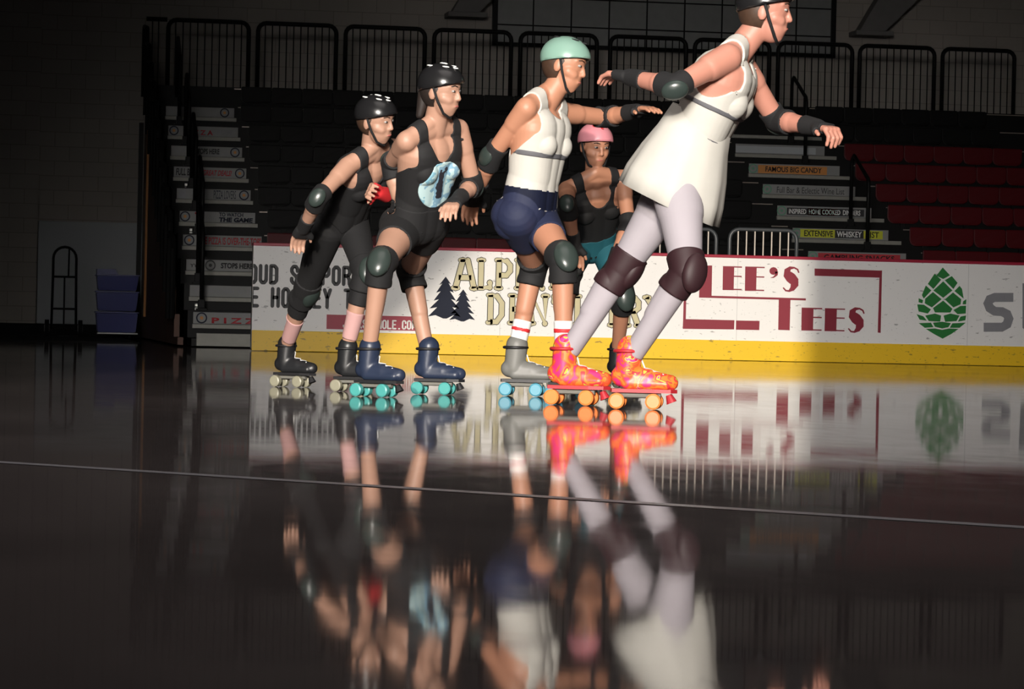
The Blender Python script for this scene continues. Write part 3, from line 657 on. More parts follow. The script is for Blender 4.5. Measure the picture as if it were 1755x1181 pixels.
# ------------------------------------------------------------------ people
def project(P):
    d = Vector(P)-Vector((0, 0, EYE)); k = F/d.dot(fw); return Vector((CX+d.dot(rt2)*k, CY-d.dot(up2)*k))
def reach(p, px, py, L, near=True):
    "point seen at (px, py) lying L away from p"
    o = Vector((0, 0, EYE)); d = (at(px, py, 10)-o).normalized(); q = p-o; b = q.dot(d); c = q.dot(q)-L*L; disc = b*b-c
    if disc < 0: m = o+d*b; return p+(m-p).normalized()*L
    return o+d*(b-math.sqrt(disc) if near else b+math.sqrt(disc))
def joint(a, b, La, Lb, px, py):
    "middle joint of a two-bone limb, closest on the picture to (px, py)"
    d = (b-a).length; u = (b-a).normalized()
    if d >= (La+Lb)*.995: return a+(b-a)*(La/(La+Lb))
    x = (La*La-Lb*Lb+d*d)/(2*d); h = math.sqrt(max(La*La-x*x, 0))
    n = u.orthogonal().normalized(); m = u.cross(n); best = None
    for k in range(90):
        q = a+u*x+(n*math.cos(k*math.pi/45)+m*math.sin(k*math.pi/45))*h; e = (project(q)-Vector((px, py))).length
        if best is None or e < best[0]-.5: best = (e, q)
    return best[1]
def seg_dist(V, a, b):
    a = np.array(a); b = np.array(b); d = b-a; t = np.clip(((V-a)@d)/(d@d), 0, 1); return np.linalg.norm(V-(a+t[:, None]*d), axis=1), t
def garment(name, body, V, Nn, faces, mask, m, off, parent, loc, thick=.005, relax=8):
    "cloth lying on the body wherever mask holds"
    fm = mask[faces].all(axis=1); fs = faces[fm]
    if len(fs) < 8: return None
    used = np.unique(fs); idx = -np.ones(len(V), int); idx[used] = np.arange(len(used))
    bm = NB(); P = V[used]+Nn[used]*off
    vs = [bm.verts.new(p) for p in P.tolist()]
    for f in idx[fs].tolist():
        try: bm.faces.new([vs[i] for i in f])
        except ValueError: pass
    # drop faces hanging on by a corner and stray scraps
    for _ in range(3):
        bad = [f_ for f_ in bm.faces if sum(len(e.link_faces) == 1 for e in f_.edges) >= 3]
        if not bad: break
        bmesh.ops.delete(bm, geom=bad, context='FACES')
    seen = set(); scraps = []
    for v0 in list(bm.verts):
        if v0 in seen: continue
        comp = [v0]; seen.add(v0)
        for v in comp:
            for e in v.link_edges:
                o_ = e.other_vert(v)
                if o_ not in seen: seen.add(o_); comp.append(o_)
        if len(comp) < .06*len(fs): scraps += comp
    if scraps: bmesh.ops.delete(bm, geom=scraps, context='VERTS')
    bd = [e for e in bm.edges if len(e.link_faces) == 1]
    bv = list({v for e in bd for v in e.verts})
    for _ in range(relax):
        new = {}
        for v in bv:
            nb = [e.other_vert(v) for e in v.link_edges if len(e.link_faces) == 1]
            if len(nb) == 2: new[v] = v.co*.4+(nb[0].co+nb[1].co)*.3
        for v, c in new.items(): v.co = c
    bm.normal_update()
    nv = {v: v.normal.copy() for v in bv}
    r = bmesh.ops.extrude_edge_only(bm, edges=bd)
    for v in [g for g in r['geom'] if isinstance(g, bmesh.types.BMVert)]:
        src = min((e.other_vert(v) for e in v.link_edges if e.other_vert(v) in nv), key=lambda q: (q.co-v.co).length, default=None)
        if src: v.co = v.co-nv[src]*(off+.004)
    me = bpy.data.meshes.new(name); bm.to_mesh(me); bm.free()
    for p in me.polygons: p.use_smooth = True
    return link(name, me, m, parent)

def skate(parent, loc, foot, direction, boot_m, trim_m, wheel_m, sc_=1.0, stripe=None):
    "quad skate standing on the floor at foot (point under the ankle)"
    f = Vector((direction[0], direction[1], 0)).normalized(); l = Vector((0, 0, 1)).cross(f); z = Vector((0, 0, 1))
    def L(x, y, h): return foot+f*x*sc_+l*y*sc_+z*h*sc_-loc
    bm = NB()
    capsule(bm, L(-.045, 0, .125), L(.06, 0, .118), .040*sc_, .038*sc_); capsule(bm, L(.06, 0, .112), L(.145, .004, .104), .040*sc_, .031*sc_)
    capsule(bm, L(-.02, .018, .10), L(.13, .022, .098), .024*sc_, .022*sc_); capsule(bm, L(-.02, -.018, .10), L(.13, -.018, .098), .024*sc_, .022*sc_)
    capsule(bm, L(-.022, 0, .13), L(-.012, 0, .232), .046*sc_, .051*sc_)
    boot = link('skate_boot', remeshed(bm, .006, 4), boot_m, parent)
    def sub(name, bm, m, sm=False): return obj(name, bm, m, boot, sm)
    bm = NB()
    for x in (-.055, -.0, .05, .1, .14):
        pass
    cpts = []
    for y_s in (-1, 1):
        for x in (-.075, -.03, .03, .09, .15): cpts.append((x, y_s*(.036 if x < .1 else .03)))
    ring = [(-.085, 0)]+[(x, y) for x, y in cpts if y < 0]+[(.172, .003)]+[(x, y) for x, y in reversed(cpts) if y > 0]
    a = [bm.verts.new(L(x, y, .064)) for x, y in ring]; b = [bm.verts.new(L(x, y, .078)) for x, y in ring]
    bm.faces.new(a[::-1]); bm.faces.new(b)
    for k in range(len(ring)): bm.faces.new((a[k], a[(k+1) % len(ring)], b[(k+1) % len(ring)], b[k]))
    sub('sole', bm, trim_m)
    bm = NB(); tube(bm, [L(-.06, 0, .056), L(.11, 0, .056)], .013*sc_, 8); sub('plate', bm, grey_metal)
    for x in (-.055, .085):
        bm = NB(); tube(bm, [L(x, -.055, .0315), L(x, .055, .0315)], .006*sc_, 8); tube(bm, [L(x, 0, .0315), L(x, 0, .058)], .012*sc_, 8); sub('truck', bm, grey_metal)
        for y in (-.042, .042):
            bm = NB(); tube(bm, [L(x, y-.017, .0315), L(x, y-.013, .0315), L(x, y+.013, .0315), L(x, y+.017, .0315)], [.024*sc_, .0305*sc_, .0305*sc_, .024*sc_], 20); sub('wheel', bm, wheel_m, False)
    bm = NB(); tube(bm, [L(.14, 0, .058), L(.152, 0, .028)], [.012*sc_, .021*sc_], 12); sub('toe_stop', bm, stripe or trim_m)
    bm = NB()
    path = []
    for k in range(9):
        x = .115-.018*k if k < 5 else .038-.010*(k-4); h = .135+.006*k if k < 5 else .17+.018*(k-4); path.append(L(max(x, .0)+.004, (-.016, .016)[k % 2], h))
    tube(bm, path, .0032*sc_, 6); sub('laces', bm, ink_white)
    bm = NB()
    tube(bm, [L(-.018+.0535*math.cos(q), .0535*math.sin(q), .222) for q in [math.pi*k/8 for k in range(17)]], .007*sc_, 6); sub('cuff', bm, stripe or trim_m, True)
    if stripe:
        bm = NB()
        tube(bm, [L(-.05, -.047, .125), L(0, -.0475, .145), L(.05, -.043, .135), L(.10, -.042, .11)], .007*sc_, 6); sub('side_stripe', bm, stripe, True)
        bm = NB()
        tube(bm, [L(-.05, .047, .125), L(0, .0475, .145), L(.05, .043, .135), L(.10, .042, .11)], .007*sc_, 6); sub('side_stripe', bm, stripe, True)
    return boot

def person(label, Y, s, J, face, head_face, skin_m, hair_m, G, helm_m, skates, pads=True, build=1.0, bust=True, hair_len=.0, pad_m=None, extra=None, visible_far=True):
    pel = at(*J['pelvis'], Y); neck = reach(pel, *J['neck'], .52*s, J.get('lean', True))
    u = (neck-pel).normalized(); f = Vector(face); f = (f-u*f.dot(u)).normalized(); lat = f.cross(u)     # lat points to the person's right
    head = reach(neck, *J['head'], .165*s, True)
    loc = Vector((pel.x, pel.y, 0))
    root = thing('person', label, 'person', loc, 0)
    root['group'] = 'roller derby skaters in the pack'
    sgn = {'R': 1, 'L': -1}; P = {}
    for k in 'RL':
        P['hip'+k] = pel+lat*.088*s*sgn[k]-u*.02; P['sh'+k] = neck+lat*.165*s*sgn[k]-u*.055*s
        ax, aY = J['ank'+k]; a = at(ax, 600, aY); P['ank'+k] = Vector((a.x, aY, .20*(.9+.1*s)))
        P['kn'+k] = joint(P['hip'+k], P['ank'+k], .43*s, .42*s, *J['kn'+k])
        wx, wy, wd = J['wr'+k]; w_ = at(wx, wy, Y+wd)
        if (w_-P['sh'+k]).length > .54*s: w_ = P['sh'+k]+(w_-P['sh'+k]).normalized()*.54*s
        P['wr'+k] = w_; P['el'+k] = joint(P['sh'+k], w_, .285*s, .26*s, *J['el'+k])
    bm = NB(); B = build*s
    # torso
    for q in (-.055, .055):
        capsule(bm, pel+lat*q*B-u*.0, pel+lat*q*.8*B+u*.16*s, .098*B, .088*B)
        capsule(bm, pel+lat*q*.8*B+u*.16*s+f*.005, neck+lat*q*1.3*B-u*.14*s, .088*B, .100*B)
        capsule(bm, pel+lat*q*1.3*B-f*.045*B-u*.02, pel+lat*q*1.2*B-f*.04*B-u*.05, .085*B, .075*B)
        if bust: capsule(bm, neck+lat*q*1.35*B-u*.205*s+f*.062*B, neck+lat*q*1.3*B-u*.17*s+f*.04*B, .056*B, .05*B)
    capsule(bm, neck+lat*.09*s-u*.11*s, neck-lat*.09*s-u*.11*s, .075*B)
    capsule(bm, pel, pel+u*.16*s+f*.004, .101*B, .093*B); capsule(bm, pel+u*.16*s+f*.004, neck-u*.14*s, .093*B, .104*B)
    if bust: capsule(bm, neck+lat*.05*B-u*.20*s+f*.050*B, neck-lat*.05*B-u*.20*s+f*.050*B, .050*B)
    capsule(bm, pel+lat*.045*B-f*.045*B-u*.03, pel-lat*.045*B-f*.045*B-u*.03, .078*B)
    capsule(bm, neck-u*.03, head-u*.04, .056*s, .052*s)
    for k in 'RL':
        S_, E_, W_ = P['sh'+k], P['el'+k], P['wr'+k]; H_, K_, A_ = P['hip'+k], P['kn'+k], P['ank'+k]
        capsule(bm, neck-u*.015, S_+u*.005, .050*s, .047*s); capsule(bm, neck+u*.035*s, S_, .036*s, .046*s); capsule(bm, S_, S_+(E_-S_)*.35, .050*B, .047*B)
        capsule(bm, S_, E_, .046*B, .037*s); capsule(bm, E_, E_+(W_-E_)*.35, .037*s, .041*s); capsule(bm, E_+(W_-E_)*.3, W_, .039*s, .0255*s)
        capsule(bm, H_-u*.0, K_, .090*B, .052*s); capsule(bm, H_-f*.012, H_+(K_-H_)*.4, .086*B, .076*B)
        back = (H_-K_).normalized()+(A_-K_).normalized(); back = back.normalized() if back.length > .12 else -f
        capsule(bm, K_, A_, .049*s, .034*s); capsule(bm, K_+(A_-K_)*.18+back*.014, K_+(A_-K_)*.5+back*.010, .048*s, .042*s)
        # hand
        d = (W_-E_).normalized(); side = d.cross(Vector((0, 0, 1))).normalized() if abs(d.z) < .9 else d.cross(f).normalized()
        pn = side.cross(d).normalized()
        if k in J.get('palm', {}): pn = Vector(J['palm'][k]); pn = (pn-d*pn.dot(d)).normalized(); side = d.cross(pn)
        curl = J.get('curl', {}).get(k, .5)
        pc = W_+d*.045*s
        for q in (-.028, -.0095, .0095, .028): capsule(bm, W_+side*q*.6*s+d*.01, W_+d*.085*s+side*q*s, .0165*s, .0125*s, 10)
        for q, ln, cz in ((-.033, .062, 1.1), (-.011, .074, 1.0), (.011, .078, .95), (.033, .070, .9)):
            b0 = W_+d*.088*s+side*q*s; a1 = curl*cz; d1 = d*math.cos(a1)+pn*-math.sin(a1)+side*q*1.2; d1.normalize()
            a2 = curl*cz*2.1; d2 = d*math.cos(a2)-pn*math.sin(a2)+side*q*1.2; d2.normalize(); b1 = b0+d1*ln*.52*s; b2 = b1+d2*ln*.48*s
            capsule(bm, b0-d*.01, b1, .0098*s, .0090*s, 10); capsule(bm, b1, b2, .0090*s, .0078*s, 10)
        th = W_+side*.022*s+d*.025*s; t1_ = th+(side*.75+d*.65-pn*.3).normalized()*.040*s; t2_ = t1_+(side*.25+d*.9-pn*.35).normalized()*.032*s
        capsule(bm, th, t1_, .0145*s, .0105*s, 10); capsule(bm, t1_, t2_, .0105*s, .0088*s, 10)
    # head
    hf = Vector(head_face).normalized(); hu0 = (head-neck).normalized()*.5+Vector((0, 0, .6)); hu = (hu0-hf*hu0.dot(hf)).normalized(); hl = hf.cross(hu)
    fr = (hl, hf, hu); hs = s*.98
    def H(x, y, z): return head+hl*x*hs+hf*y*hs+hu*z*hs
    ellip(bm, H(0, -.005, .03), fr, (.076*hs, .096*hs, .088*hs)); ellip(bm, H(0, .028, -.045), fr, (.056*hs, .060*hs, .072*hs))
    ellip(bm, H(0, .045, -.092), fr, (.026*hs, .028*hs, .022*hs))
    capsule(bm, H(0, .082, .020), H(0, .096, -.022), .0085*hs, .0120*hs, 10)
    for q in (-1, 1):
        ellip(bm, H(.078*q, -.008, -.005), fr, (.010*hs, .020*hs, .031*hs)); capsule(bm, H(.010*q, .088, -.026), H(.012*q, .085, -.026), .0078*hs, .007*hs, 8)
        capsule(bm, H(.030*q, .054, -.030), H(.040*q, .036, -.02), .028*hs, .030*hs, 14); capsule(bm, H(.012*q, .081, .036), H(.045*q, .066, .034), .0105*hs, .010*hs, 10)
    capsule(bm, H(-.014, .079, -.060), H(.014, .079, -.060), .0105*hs, .0105*hs, 10)
    bmesh.ops.translate(bm, verts=bm.verts, vec=-loc)
    me = remeshed(bm, .0048, 5)
    body = link('body', me, skin_m, root)
    n = len(me.vertices); V = np.empty(n*3); me.vertices.foreach_get('co', V); V = V.reshape(-1, 3); Nn = np.empty(n*3); me.vertices.foreach_get('normal', Nn); Nn = Nn.reshape(-1, 3)
    nl = len(me.loops); lv = np.empty(nl, int); me.loops.foreach_get('vertex_index', lv); faces = lv.reshape(-1, 4)
    W = lambda p: np.array(p-loc)
    segs = [('torso', pel-u*.06*s, neck-u*.03*s, .105*s), ('neck', neck, head-u*.02, .055*s), ('head', head-hu*.06*s, head+hu*.06*s, .085*s)]
    for k in 'RL':
        hnd = P['wr'+k]+(P['wr'+k]-P['el'+k]).normalized()*.17*s
        segs += [('trap'+k, neck-u*.03, P['sh'+k], .05*s), ('uarm'+k, P['sh'+k], P['el'+k], .045*s), ('farm'+k, P['el'+k], P['wr'+k], .035*s), ('hand'+k, P['wr'+k], hnd, .03*s),
                 ('thigh'+k, P['hip'+k], P['kn'+k], .075*s), ('shin'+k, P['kn'+k], P['ank'+k], .045*s)]
    D = []; T = {}
    for nm, a, b, r in segs:
        d_, t_ = seg_dist(V, W(a), W(b)); D.append(d_-r); T[nm] = t_
    near = np.argmin(np.array(D), axis=0); names = [q[0] for q in segs]
    is_ = lambda nm: near == names.index(nm)
    rel = V-W(neck); xl = rel@np.array(lat); xf = rel@np.array(f); xu = rel@np.array(u)
    tors = is_('torso') | is_('trapR') | is_('trapL')
    def limb(nm, a, b, ks='RL'):
        mk = np.zeros(n, bool)
        for k in ks: mk |= is_(nm+k) & (T[nm+k] >= a) & (T[nm+k] <= b)
        return mk
    ctx = dict(V=V, xl=xl, xf=xf, xu=xu, tors=tors, limb=limb, T=T, s=s, is_=is_, n=n)
    def add(name, mask, m, off=.006, relax=30, label=None):
        o = garment(name, body, V, Nn, faces, mask, m, off, root, loc, relax=relax)
        if o and label: o['label'] = label
        return o
    ctx['add'] = add
    ax_ = np.abs(xl)/s; zu = xu/s; fr_ = xf > -.01*s
    up_ok = (ax_ < .140-.10*np.clip(zu+.12, 0, .06))
    def scoop(wd, dp, bdp): return np.where(fr_, (ax_/wd)**2+(np.clip(zu, -1, 0)/dp)**2 > 1, (ax_/wd)**2+(np.clip(zu, -1, 0)/bdp)**2 > 1) & ((ax_ > wd*.92) | (zu < 0))
    tr2 = tors | (limb('uarm', -.01, .10) & (zu > -.15))
    ctx['tank'] = tors & (zu < -.165) & (zu > -.52) | tr2 & (zu >= -.165) & up_ok & scoop(.078, .145, .10)
    ctx['tankhigh'] = tors & (zu < -.15) | tr2 & (zu >= -.15) & up_ok & scoop(.068, .085, .05)
    ctx['hips'] = tors & (xu < -.40*s)
    G(ctx)
    pad_m = pad_m or black_fabric
    for k in 'RL':
        K_, H_, A_ = P['kn'+k], P['hip'+k], P['ank'+k]
        add('knee_pad_sleeve', limb('thigh', .84, 1.01, k) | limb('shin', -.01, .24, k), pad_m, .016)
        fwdk = (K_-(H_+A_)/2); fwdk = fwdk.normalized() if fwdk.length > .04 else f
        ax = (A_-H_).normalized(); sd = ax.cross(fwdk).normalized()
        bm = NB(); ellip(bm, K_+fwdk*.045*s+ax*.005-loc, (sd, fwdk, ax), (.056*s, .036*s, .078*s), 20, 14); obj('knee_cap', bm, pad_cap if pad_m is not maroon_fabric else maroon_fabric, root, True)
        E_, S_, W_ = P['el'+k], P['sh'+k], P['wr'+k]
        add('elbow_pad_sleeve', limb('uarm', .80, 1.01, k) | limb('farm', -.01, .30, k), black_fabric, .011)
        fe = (E_-(S_+W_)/2); fe = fe.normalized() if fe.length > .03 else -f
        axe = (W_-S_).normalized(); sd = axe.cross(fe).normalized()
        bm = NB(); ellip(bm, E_+fe*.034*s-loc, (sd, fe, axe), (.040*s, .022*s, .052*s), 16, 12); obj('elbow_cap', bm, pad_cap, root, True)
        add('wrist_guard', limb('farm', .66, 1.01, k) | limb('hand', -.01, .36, k), J.get('guard', black_fabric) if k == J.get('guard_side', 'R') else black_fabric, .008)
        fd = J['toe'+k]; skate(root, loc, Vector((A_.x, A_.y, 0))+Vector((fd[0], fd[1], 0)).normalized()*.018, fd, *skates, s)
    # face
    for q in (-1, 1):
        bm = NB(); ellip(bm, H(.029*q, .0785, .014)-loc, fr, (.0125*hs, .0085*hs, .0060*hs), 12, 8); ey = obj('eye', bm, eye_white, root, True)
        bm = NB(); ellip(bm, H(.0295*q, .0855, .014)-loc, fr, (.0058*hs, .0028*hs, .0054*hs), 10, 8); obj('iris', bm, ink_black, ey, True)
        bm = NB(); tube(bm, [H(.014*q, .0915, .036)-loc, H(.03*q, .086, .041)-loc, H(.046*q, .075, .036)-loc], .0028*hs, 6); obj('eyebrow', bm, hair_m, root, True)
    bm = NB(); tube(bm, [H(-.021, .083, -.060)-loc, H(-.008, .0885, -.058)-loc, H(0, .0890, -.059)-loc, H(.008, .0885, -.058)-loc, H(.021, .083, -.060)-loc], [.0015, .0038, .0036, .0038, .0015], 8); obj('lips', bm, lip_m, root, True)
    # hair
    bm = NB(); ellip(bm, H(0, -.022, .012), fr, (.083*hs, .090*hs, .095*hs)); 
    bmesh.ops.bisect_plane(bm, geom=bm.verts[:]+bm.edges[:]+bm.faces[:], plane_co=H(0, .012, 0), plane_no=hf-hu*.35, clear_outer=True)
    if hair_len: capsule(bm, H(0, -.09, -.02), H(.01, -.105, -.02-hair_len), .034*s, .018*s)
    bmesh.ops.translate(bm, verts=bm.verts, vec=-loc); obj('hair', bm, hair_m, root, True)
    # helmet
    bm = NB(); ellip(bm, H(0, -.006, .038), fr, (.099*hs, .119*hs, .100*hs), 32, 20)
    bmesh.ops.bisect_plane(bm, geom=bm.verts[:]+bm.edges[:]+bm.faces[:], plane_co=H(0, .09, .052), plane_no=-hu+hf*.28, clear_outer=True)
    bmesh.ops.recalc_face_normals(bm, faces=bm.faces); bmesh.ops.solidify(bm, geom=bm.faces[:], thickness=.010)
    bmesh.ops.translate(bm, verts=bm.verts, vec=-loc); hm = obj('helmet', bm, helm_m[0], root, True)
    for q, yy in ((-.036, .03), (.036, .03), (-.036, -.05), (.036, -.05), (0, .0), (0, .06)):
        zz_ = .038+.1*math.sqrt(max(0, 1-(q/.099)**2-((yy+.006)/.119)**2))
        bm = NB(); ellip(bm, H(q, yy, zz_)-loc, fr, (.007*hs, .022*hs, .004*hs), 10, 8); obj('helmet_vent', bm, helm_m[1], hm, True)
    bm = NB(); tube(bm, [H(-.088, .0, .03)-loc, H(-.078, .02, -.03)-loc, H(-.05, .045, -.095)-loc, H(0, .055, -.120)-loc, H(.05, .045, -.095)-loc, H(.078, .02, -.03)-loc, H(.088, 0, .03)-loc], .0065*hs, 6); obj('chin_strap', bm, black_fabric, hm, True)
    if extra: extra(root, loc, P, dict(B=B, f=f, u=u, lat=lat, neck=neck, pel=pel, H=H, s=s))
    return root

black_fabric = mat('black_fabric', (.007, .007, .008), .8, scale=60)
maroon_fabric = mat('maroon_fabric', (.025, .007, .010), .6, scale=40)
pad_cap = mat('dark_green_grey_cap', (.030, .042, .038), .3)
white_jersey = mat('white_jersey', (.50, .485, .445), .8, var=.05, scale=20)
grey_leggings = mat('pale_lilac_leggings', (.34, .31, .34), .75, var=.06)
navy_fabric = mat('navy_fabric', (.008, .013, .045), .75)
teal_fabric = mat('teal_fabric', (.012, .10, .13), .7)
pink_sock = mat('pink_sock', (.50, .29, .28), .8)
red_fabric = mat('red_fabric', (.60, .025, .03), .6)
grey_fabric = mat('grey_fabric', (.10, .10, .11), .7)
pink_shell = mat('pink_helmet_shell', (.62, .24, .28), .35)
mint_shell = mat('mint_helmet_shell', (.20, .34, .28), .35)
black_shell = mat('black_helmet_shell', (.012, .012, .013), .25)
eye_white = mat('eye_white', (.40, .38, .36), .3)
lip_m = mat('lips', (.42, .13, .11), .5)
hair_brown = mat('brown_hair', (.05, .025, .014), .6, scale=50, var=.4)
hair_dark = mat('dark_hair', (.018, .012, .01), .6, scale=50, var=.4)
skin_a = mat('light_skin', (.42, .235, .165), .5, var=.06)
skin_b = mat('tanned_skin', (.44, .205, .125), .5, var=.06)
skin_c = mat('rosy_skin', (.46, .205, .15), .5, var=.06)
boot_black = mat('black_boot', (.015, .016, .018), .4)
boot_navy = mat('navy_boot', (.02, .03, .06), .4)
boot_grey = mat('grey_boot', (.16, .16, .15), .5)
wheel_cream = mat('cream_wheel', (.28, .27, .20), .4)
wheel_teal = mat('teal_wheel', (.07, .34, .32), .35)
wheel_blue = mat('blue_wheel', (.07, .28, .38), .35)
wheel_orange = mat('orange_wheel', (.85, .22, .05), .35)
def rainbow():
    m, nt, b = nodes_of('rainbow_boot'); tc = nt.nodes.new('ShaderNodeTexCoord'); wv = nt.nodes.new('ShaderNodeTexNoise'); wv.inputs['Scale'].default_value = 11; wv.inputs['Distortion'].default_value = 1.5
    r = nt.nodes.new('ShaderNodeValToRGB'); r.color_ramp.interpolation = 'CONSTANT'
    cols = [(.70, .03, .16), (.80, .09, .03), (.85, .20, .03), (.75, .04, .05), (.55, .60, .05), (.80, .05, .25), (.45, .03, .03)]
    e = r.color_ramp.elements; e[0].position = .0; e[0].color = (*cols[0], 1); e[1].position = .38; e[1].color = (*cols[1], 1)
    for p, c in zip((.44, .50, .56, .60, .66), cols[2:]): x = e.new(p); x.color = (*c, 1)
    nt.links.new(tc.outputs['Object'], wv.inputs['Vector']); nt.links.new(wv.outputs['Fac'], r.inputs[0]); nt.links.new(r.outputs[0], b.inputs['Base Color']); b.inputs['Roughness'].default_value = .4
    return m
rainbow_boot = rainbow()
def print_mat():
    m, nt, b = nodes_of('pale_blue_print'); tc = nt.nodes.new('ShaderNodeTexCoord'); wv = nt.nodes.new('ShaderNodeTexNoise'); wv.inputs['Scale'].default_value = 8; wv.inputs['Detail'].default_value = 3
    r = nt.nodes.new('ShaderNodeValToRGB'); r.color_ramp.interpolation = 'CONSTANT'; e = r.color_ramp.elements
    e[0].color = (.10, .07, .16, 1); e[1].position = .42; e[1].color = (.20, .40, .50, 1)
    for p, c in ((.49, (.45, .62, .64, 1)), (.56, (.20, .36, .48, 1)), (.62, (.02, .02, .03, 1))): x = e.new(p); x.color = c
    nt.links.new(tc.outputs['Object'], wv.inputs['Vector']); nt.links.new(wv.outputs['Fac'], r.inputs[0]); nt.links.new(r.outputs[0], b.inputs['Base Color']); b.inputs['Roughness'].default_value = .6
    return m
pale_print = print_mat()

# leftmost, crouching
def g1(c):
    c['add']('tank_top', c['tank'], black_fabric, .007)
    c['add']('leggings', c['hips'] | c['limb']('thigh', -.01, 1.01) | c['limb']('shin', -.01, .42), black_fabric, .006)
    for k in 'RL': c['add']('sock', c['limb']('shin', .50, .86, k), pink_sock, .004)
person('skater in black tank and leggings crouching leftmost with a red wrist guard', 14.9, .93,
    dict(pelvis=(583, 378), neck=(640, 256), head=(645, 208), kneeR=0, knR=(550, 475), knL=(625, 470), ankR=(490, 15.5), ankL=(594, 14.75), elR=(545, 340), wrR=(520, 392, -.35), elL=(700, 350), wrL=(648, 330, -.45),
         toeR=(.8, -.6), toeL=(.85, -.5), guard=red_fabric, guard_side='L', curl={'R': .5, 'L': .8}, palm={'L': (0, 1, .2)}),
    (.62, -.78, 0), (.75, -.62, -.18), skin_a, hair_brown, g1, (black_shell, ink_white), (boot_black, ink_black, wheel_cream), hair_len=.0)
# second, black tank with pale print
def g2(c):
    c['add']('tank_top', c['tank'], black_fabric, .007)
    s = c['s']; pr = c['tors'] & (c['xf'] > .02) & ((c['xl']/.11)**2+((c['xu']+.265*s)/.12)**2 < 1)
    c['add']('shirt_print', pr, pale_print, .010, label='pale blue and white printed motif')
    c['add']('shorts', c['hips'] | c['limb']('thigh', -.01, .38), black_fabric, .010)
person('skater in black tank top with a pale blue chest print and black helmet', 14.2, .97,
    dict(pelvis=(714, 382), neck=(745, 214), head=(757, 158), knR=(648, 474), knL=(706, 470), ankR=(632, 13.9), ankL=(733, 14.5), elR=(676, 300), wrR=(690, 372, -.05), elL=(812, 305), wrL=(782, 345, -.25),
         toeR=(.8, -.6), toeL=(.9, -.4)),
    (.55, -.83, 0), (.80, -.58, -.12), skin_a, hair_dark, g2, (black_shell, ink_white), (boot_navy, ink_black, wheel_teal), hair_len=.10)
# third, white tank, mint helmet
def g3(c):
    c['add']('tank_top', c['tankhigh'] & (c['xu'] > -.50*c['s']), white_jersey, .008)
    c['add']('chest_band', c['tors'] & (c['xu'] < -.235*c['s']) & (c['xu'] > -.262*c['s']), grey_fabric, .0105)
    c['add']('shorts', c['hips'] | c['limb']('thigh', -.01, .48), navy_fabric, .008)
    for k in 'RL': c['add']('sock', c['limb']('shin', .62, .92, k), ink_white, .004); c['add']('sock_stripe', c['limb']('shin', .70, .76, k), red_fabric, .0055)
person('skater in white tank top and navy shorts wearing a mint green helmet, reaching forward', 14.2, 1.04,
    dict(pelvis=(905, 366), neck=(938, 146), head=(977, 100), knR=(912, 470), knL=(962, 468), ankR=(884, 14.5), ankL=(966, 13.9), elR=(822, 270), wrR=(806, 350, .22), elL=(1060, 200), wrL=(1092, 190, .0),
         toeR=(.95, -.3), toeL=(.9, -.45), curl={'R': .6, 'L': .25}),
    (.80, -.60, 0), (.86, -.48, -.20), skin_b, hair_brown, g3, (mint_shell, black_fabric), (boot_grey, ink_black, wheel_blue), hair_len=.0)
# fifth, crouching behind, pink helmet
def g5(c):
    c['add']('tank_top', c['tank'], black_fabric, .007)
    c['add']('shorts', c['hips'] | c['limb']('thigh', -.01, .75), teal_fabric, .008)
person('skater in a pink helmet and black top crouching behind the others, teal shorts', 16.6, .96,
    dict(pelvis=(1012, 420), neck=(1020, 303), head=(1020, 252), knR=(975, 480), knL=(1062, 488), ankR=(962, 16.2), ankL=(1058, 16.6), elR=(972, 365), wrR=(985, 420, -.45), elL=(1090, 385), wrL=(1050, 450, -.5),
         toeR=(.3, -1), toeL=(.6, -.9)),
    (.10, -1, 0), (.25, -.95, -.25), skin_b, hair_brown, g5, (pink_shell, red_fabric), (boot_black, ink_black, wheel_cream), hair_len=.0)
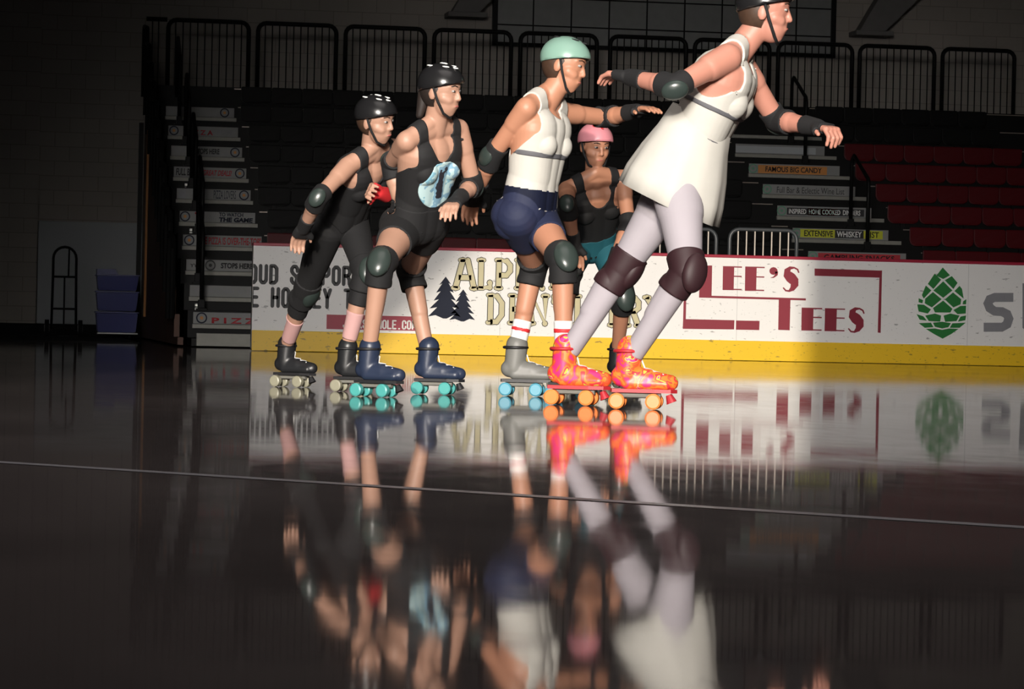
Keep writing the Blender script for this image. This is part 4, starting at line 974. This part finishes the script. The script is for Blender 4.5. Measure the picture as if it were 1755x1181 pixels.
# fourth, tall, striding out to the right
def skirt(root, loc, P, d):
    "flaring hem of the loose top, hanging over the hips"
    bm = NB(); rings = []
    for j, (up_, rl, rf_) in enumerate(((.22, .150, .125), (.14, .178, .148), (.06, .208, .180), (-.02, .232, .204), (-.075, .242, .212))):
        c = d['pel']+d['u']*up_*d['s']-d['f']*.018-loc; ring = []
        for k in range(48):
            a = 2*math.pi*k/48; wv = 1+.03*(j/4)*math.sin(7*a+.6)+.02*(j/4)*math.sin(12*a)
            ring.append(bm.verts.new(c+(d['lat']*math.cos(a)*rl+(d['f']*math.sin(a))*rf_)*wv*d['s']+Vector((0, 0, -.02*j))))
        rings.append(ring)
    for i in range(len(rings)-1):
        for k in range(48): bm.faces.new((rings[i][k], rings[i][(k+1) % 48], rings[i+1][(k+1) % 48], rings[i+1][k]))
    bmesh.ops.recalc_face_normals(bm, faces=bm.faces); bmesh.ops.solidify(bm, geom=bm.faces[:], thickness=.004)
    obj('shirt_hem', bm, white_jersey, root, True)
def g4(c):
    s = c['s']
    c['add']('leggings', c['hips'] | c['limb']('thigh', -.01, 1.01) | c['limb']('shin', -.01, .93), grey_leggings, .006)
    c['add']('shirt', c['tankhigh'] & (c['xu'] > -.56*s), white_jersey, .010, label='loose white sleeveless top')
    c['add']('waist_band', c['tors'] & (c['xu'] < -.36*s) & (c['xu'] > -.385*s), grey_fabric, .0135)
    c['add']('chest_band', c['tors'] & (c['xu'] < -.24*s) & (c['xu'] > -.262*s), grey_fabric, .0135)
person('tall skater in white top and pale leggings striding right on rainbow orange skates', 12.8, 1.09,
    dict(pelvis=(1168, 290), neck=(1272, 72), head=(1318, 15), knR=(1182, 446), knL=(1120, 450), ankR=(1078, 12.65), ankL=(968, 13.1), elR=(1160, 150), wrR=(1078, 132, -.15), elL=(1330, 205), wrL=(1402, 218, -.1),
         toeR=(.95, -.3), toeL=(.9, -.4), curl={'R': .5, 'L': .9}),
    (.93, -.36, 0), (.95, -.30, -.05), skin_c, hair_brown, g4, (black_shell, ink_white), (rainbow_boot, ink_red, wheel_orange), pad_m=maroon_fabric, build=1.12, hair_len=.0, extra=skirt)
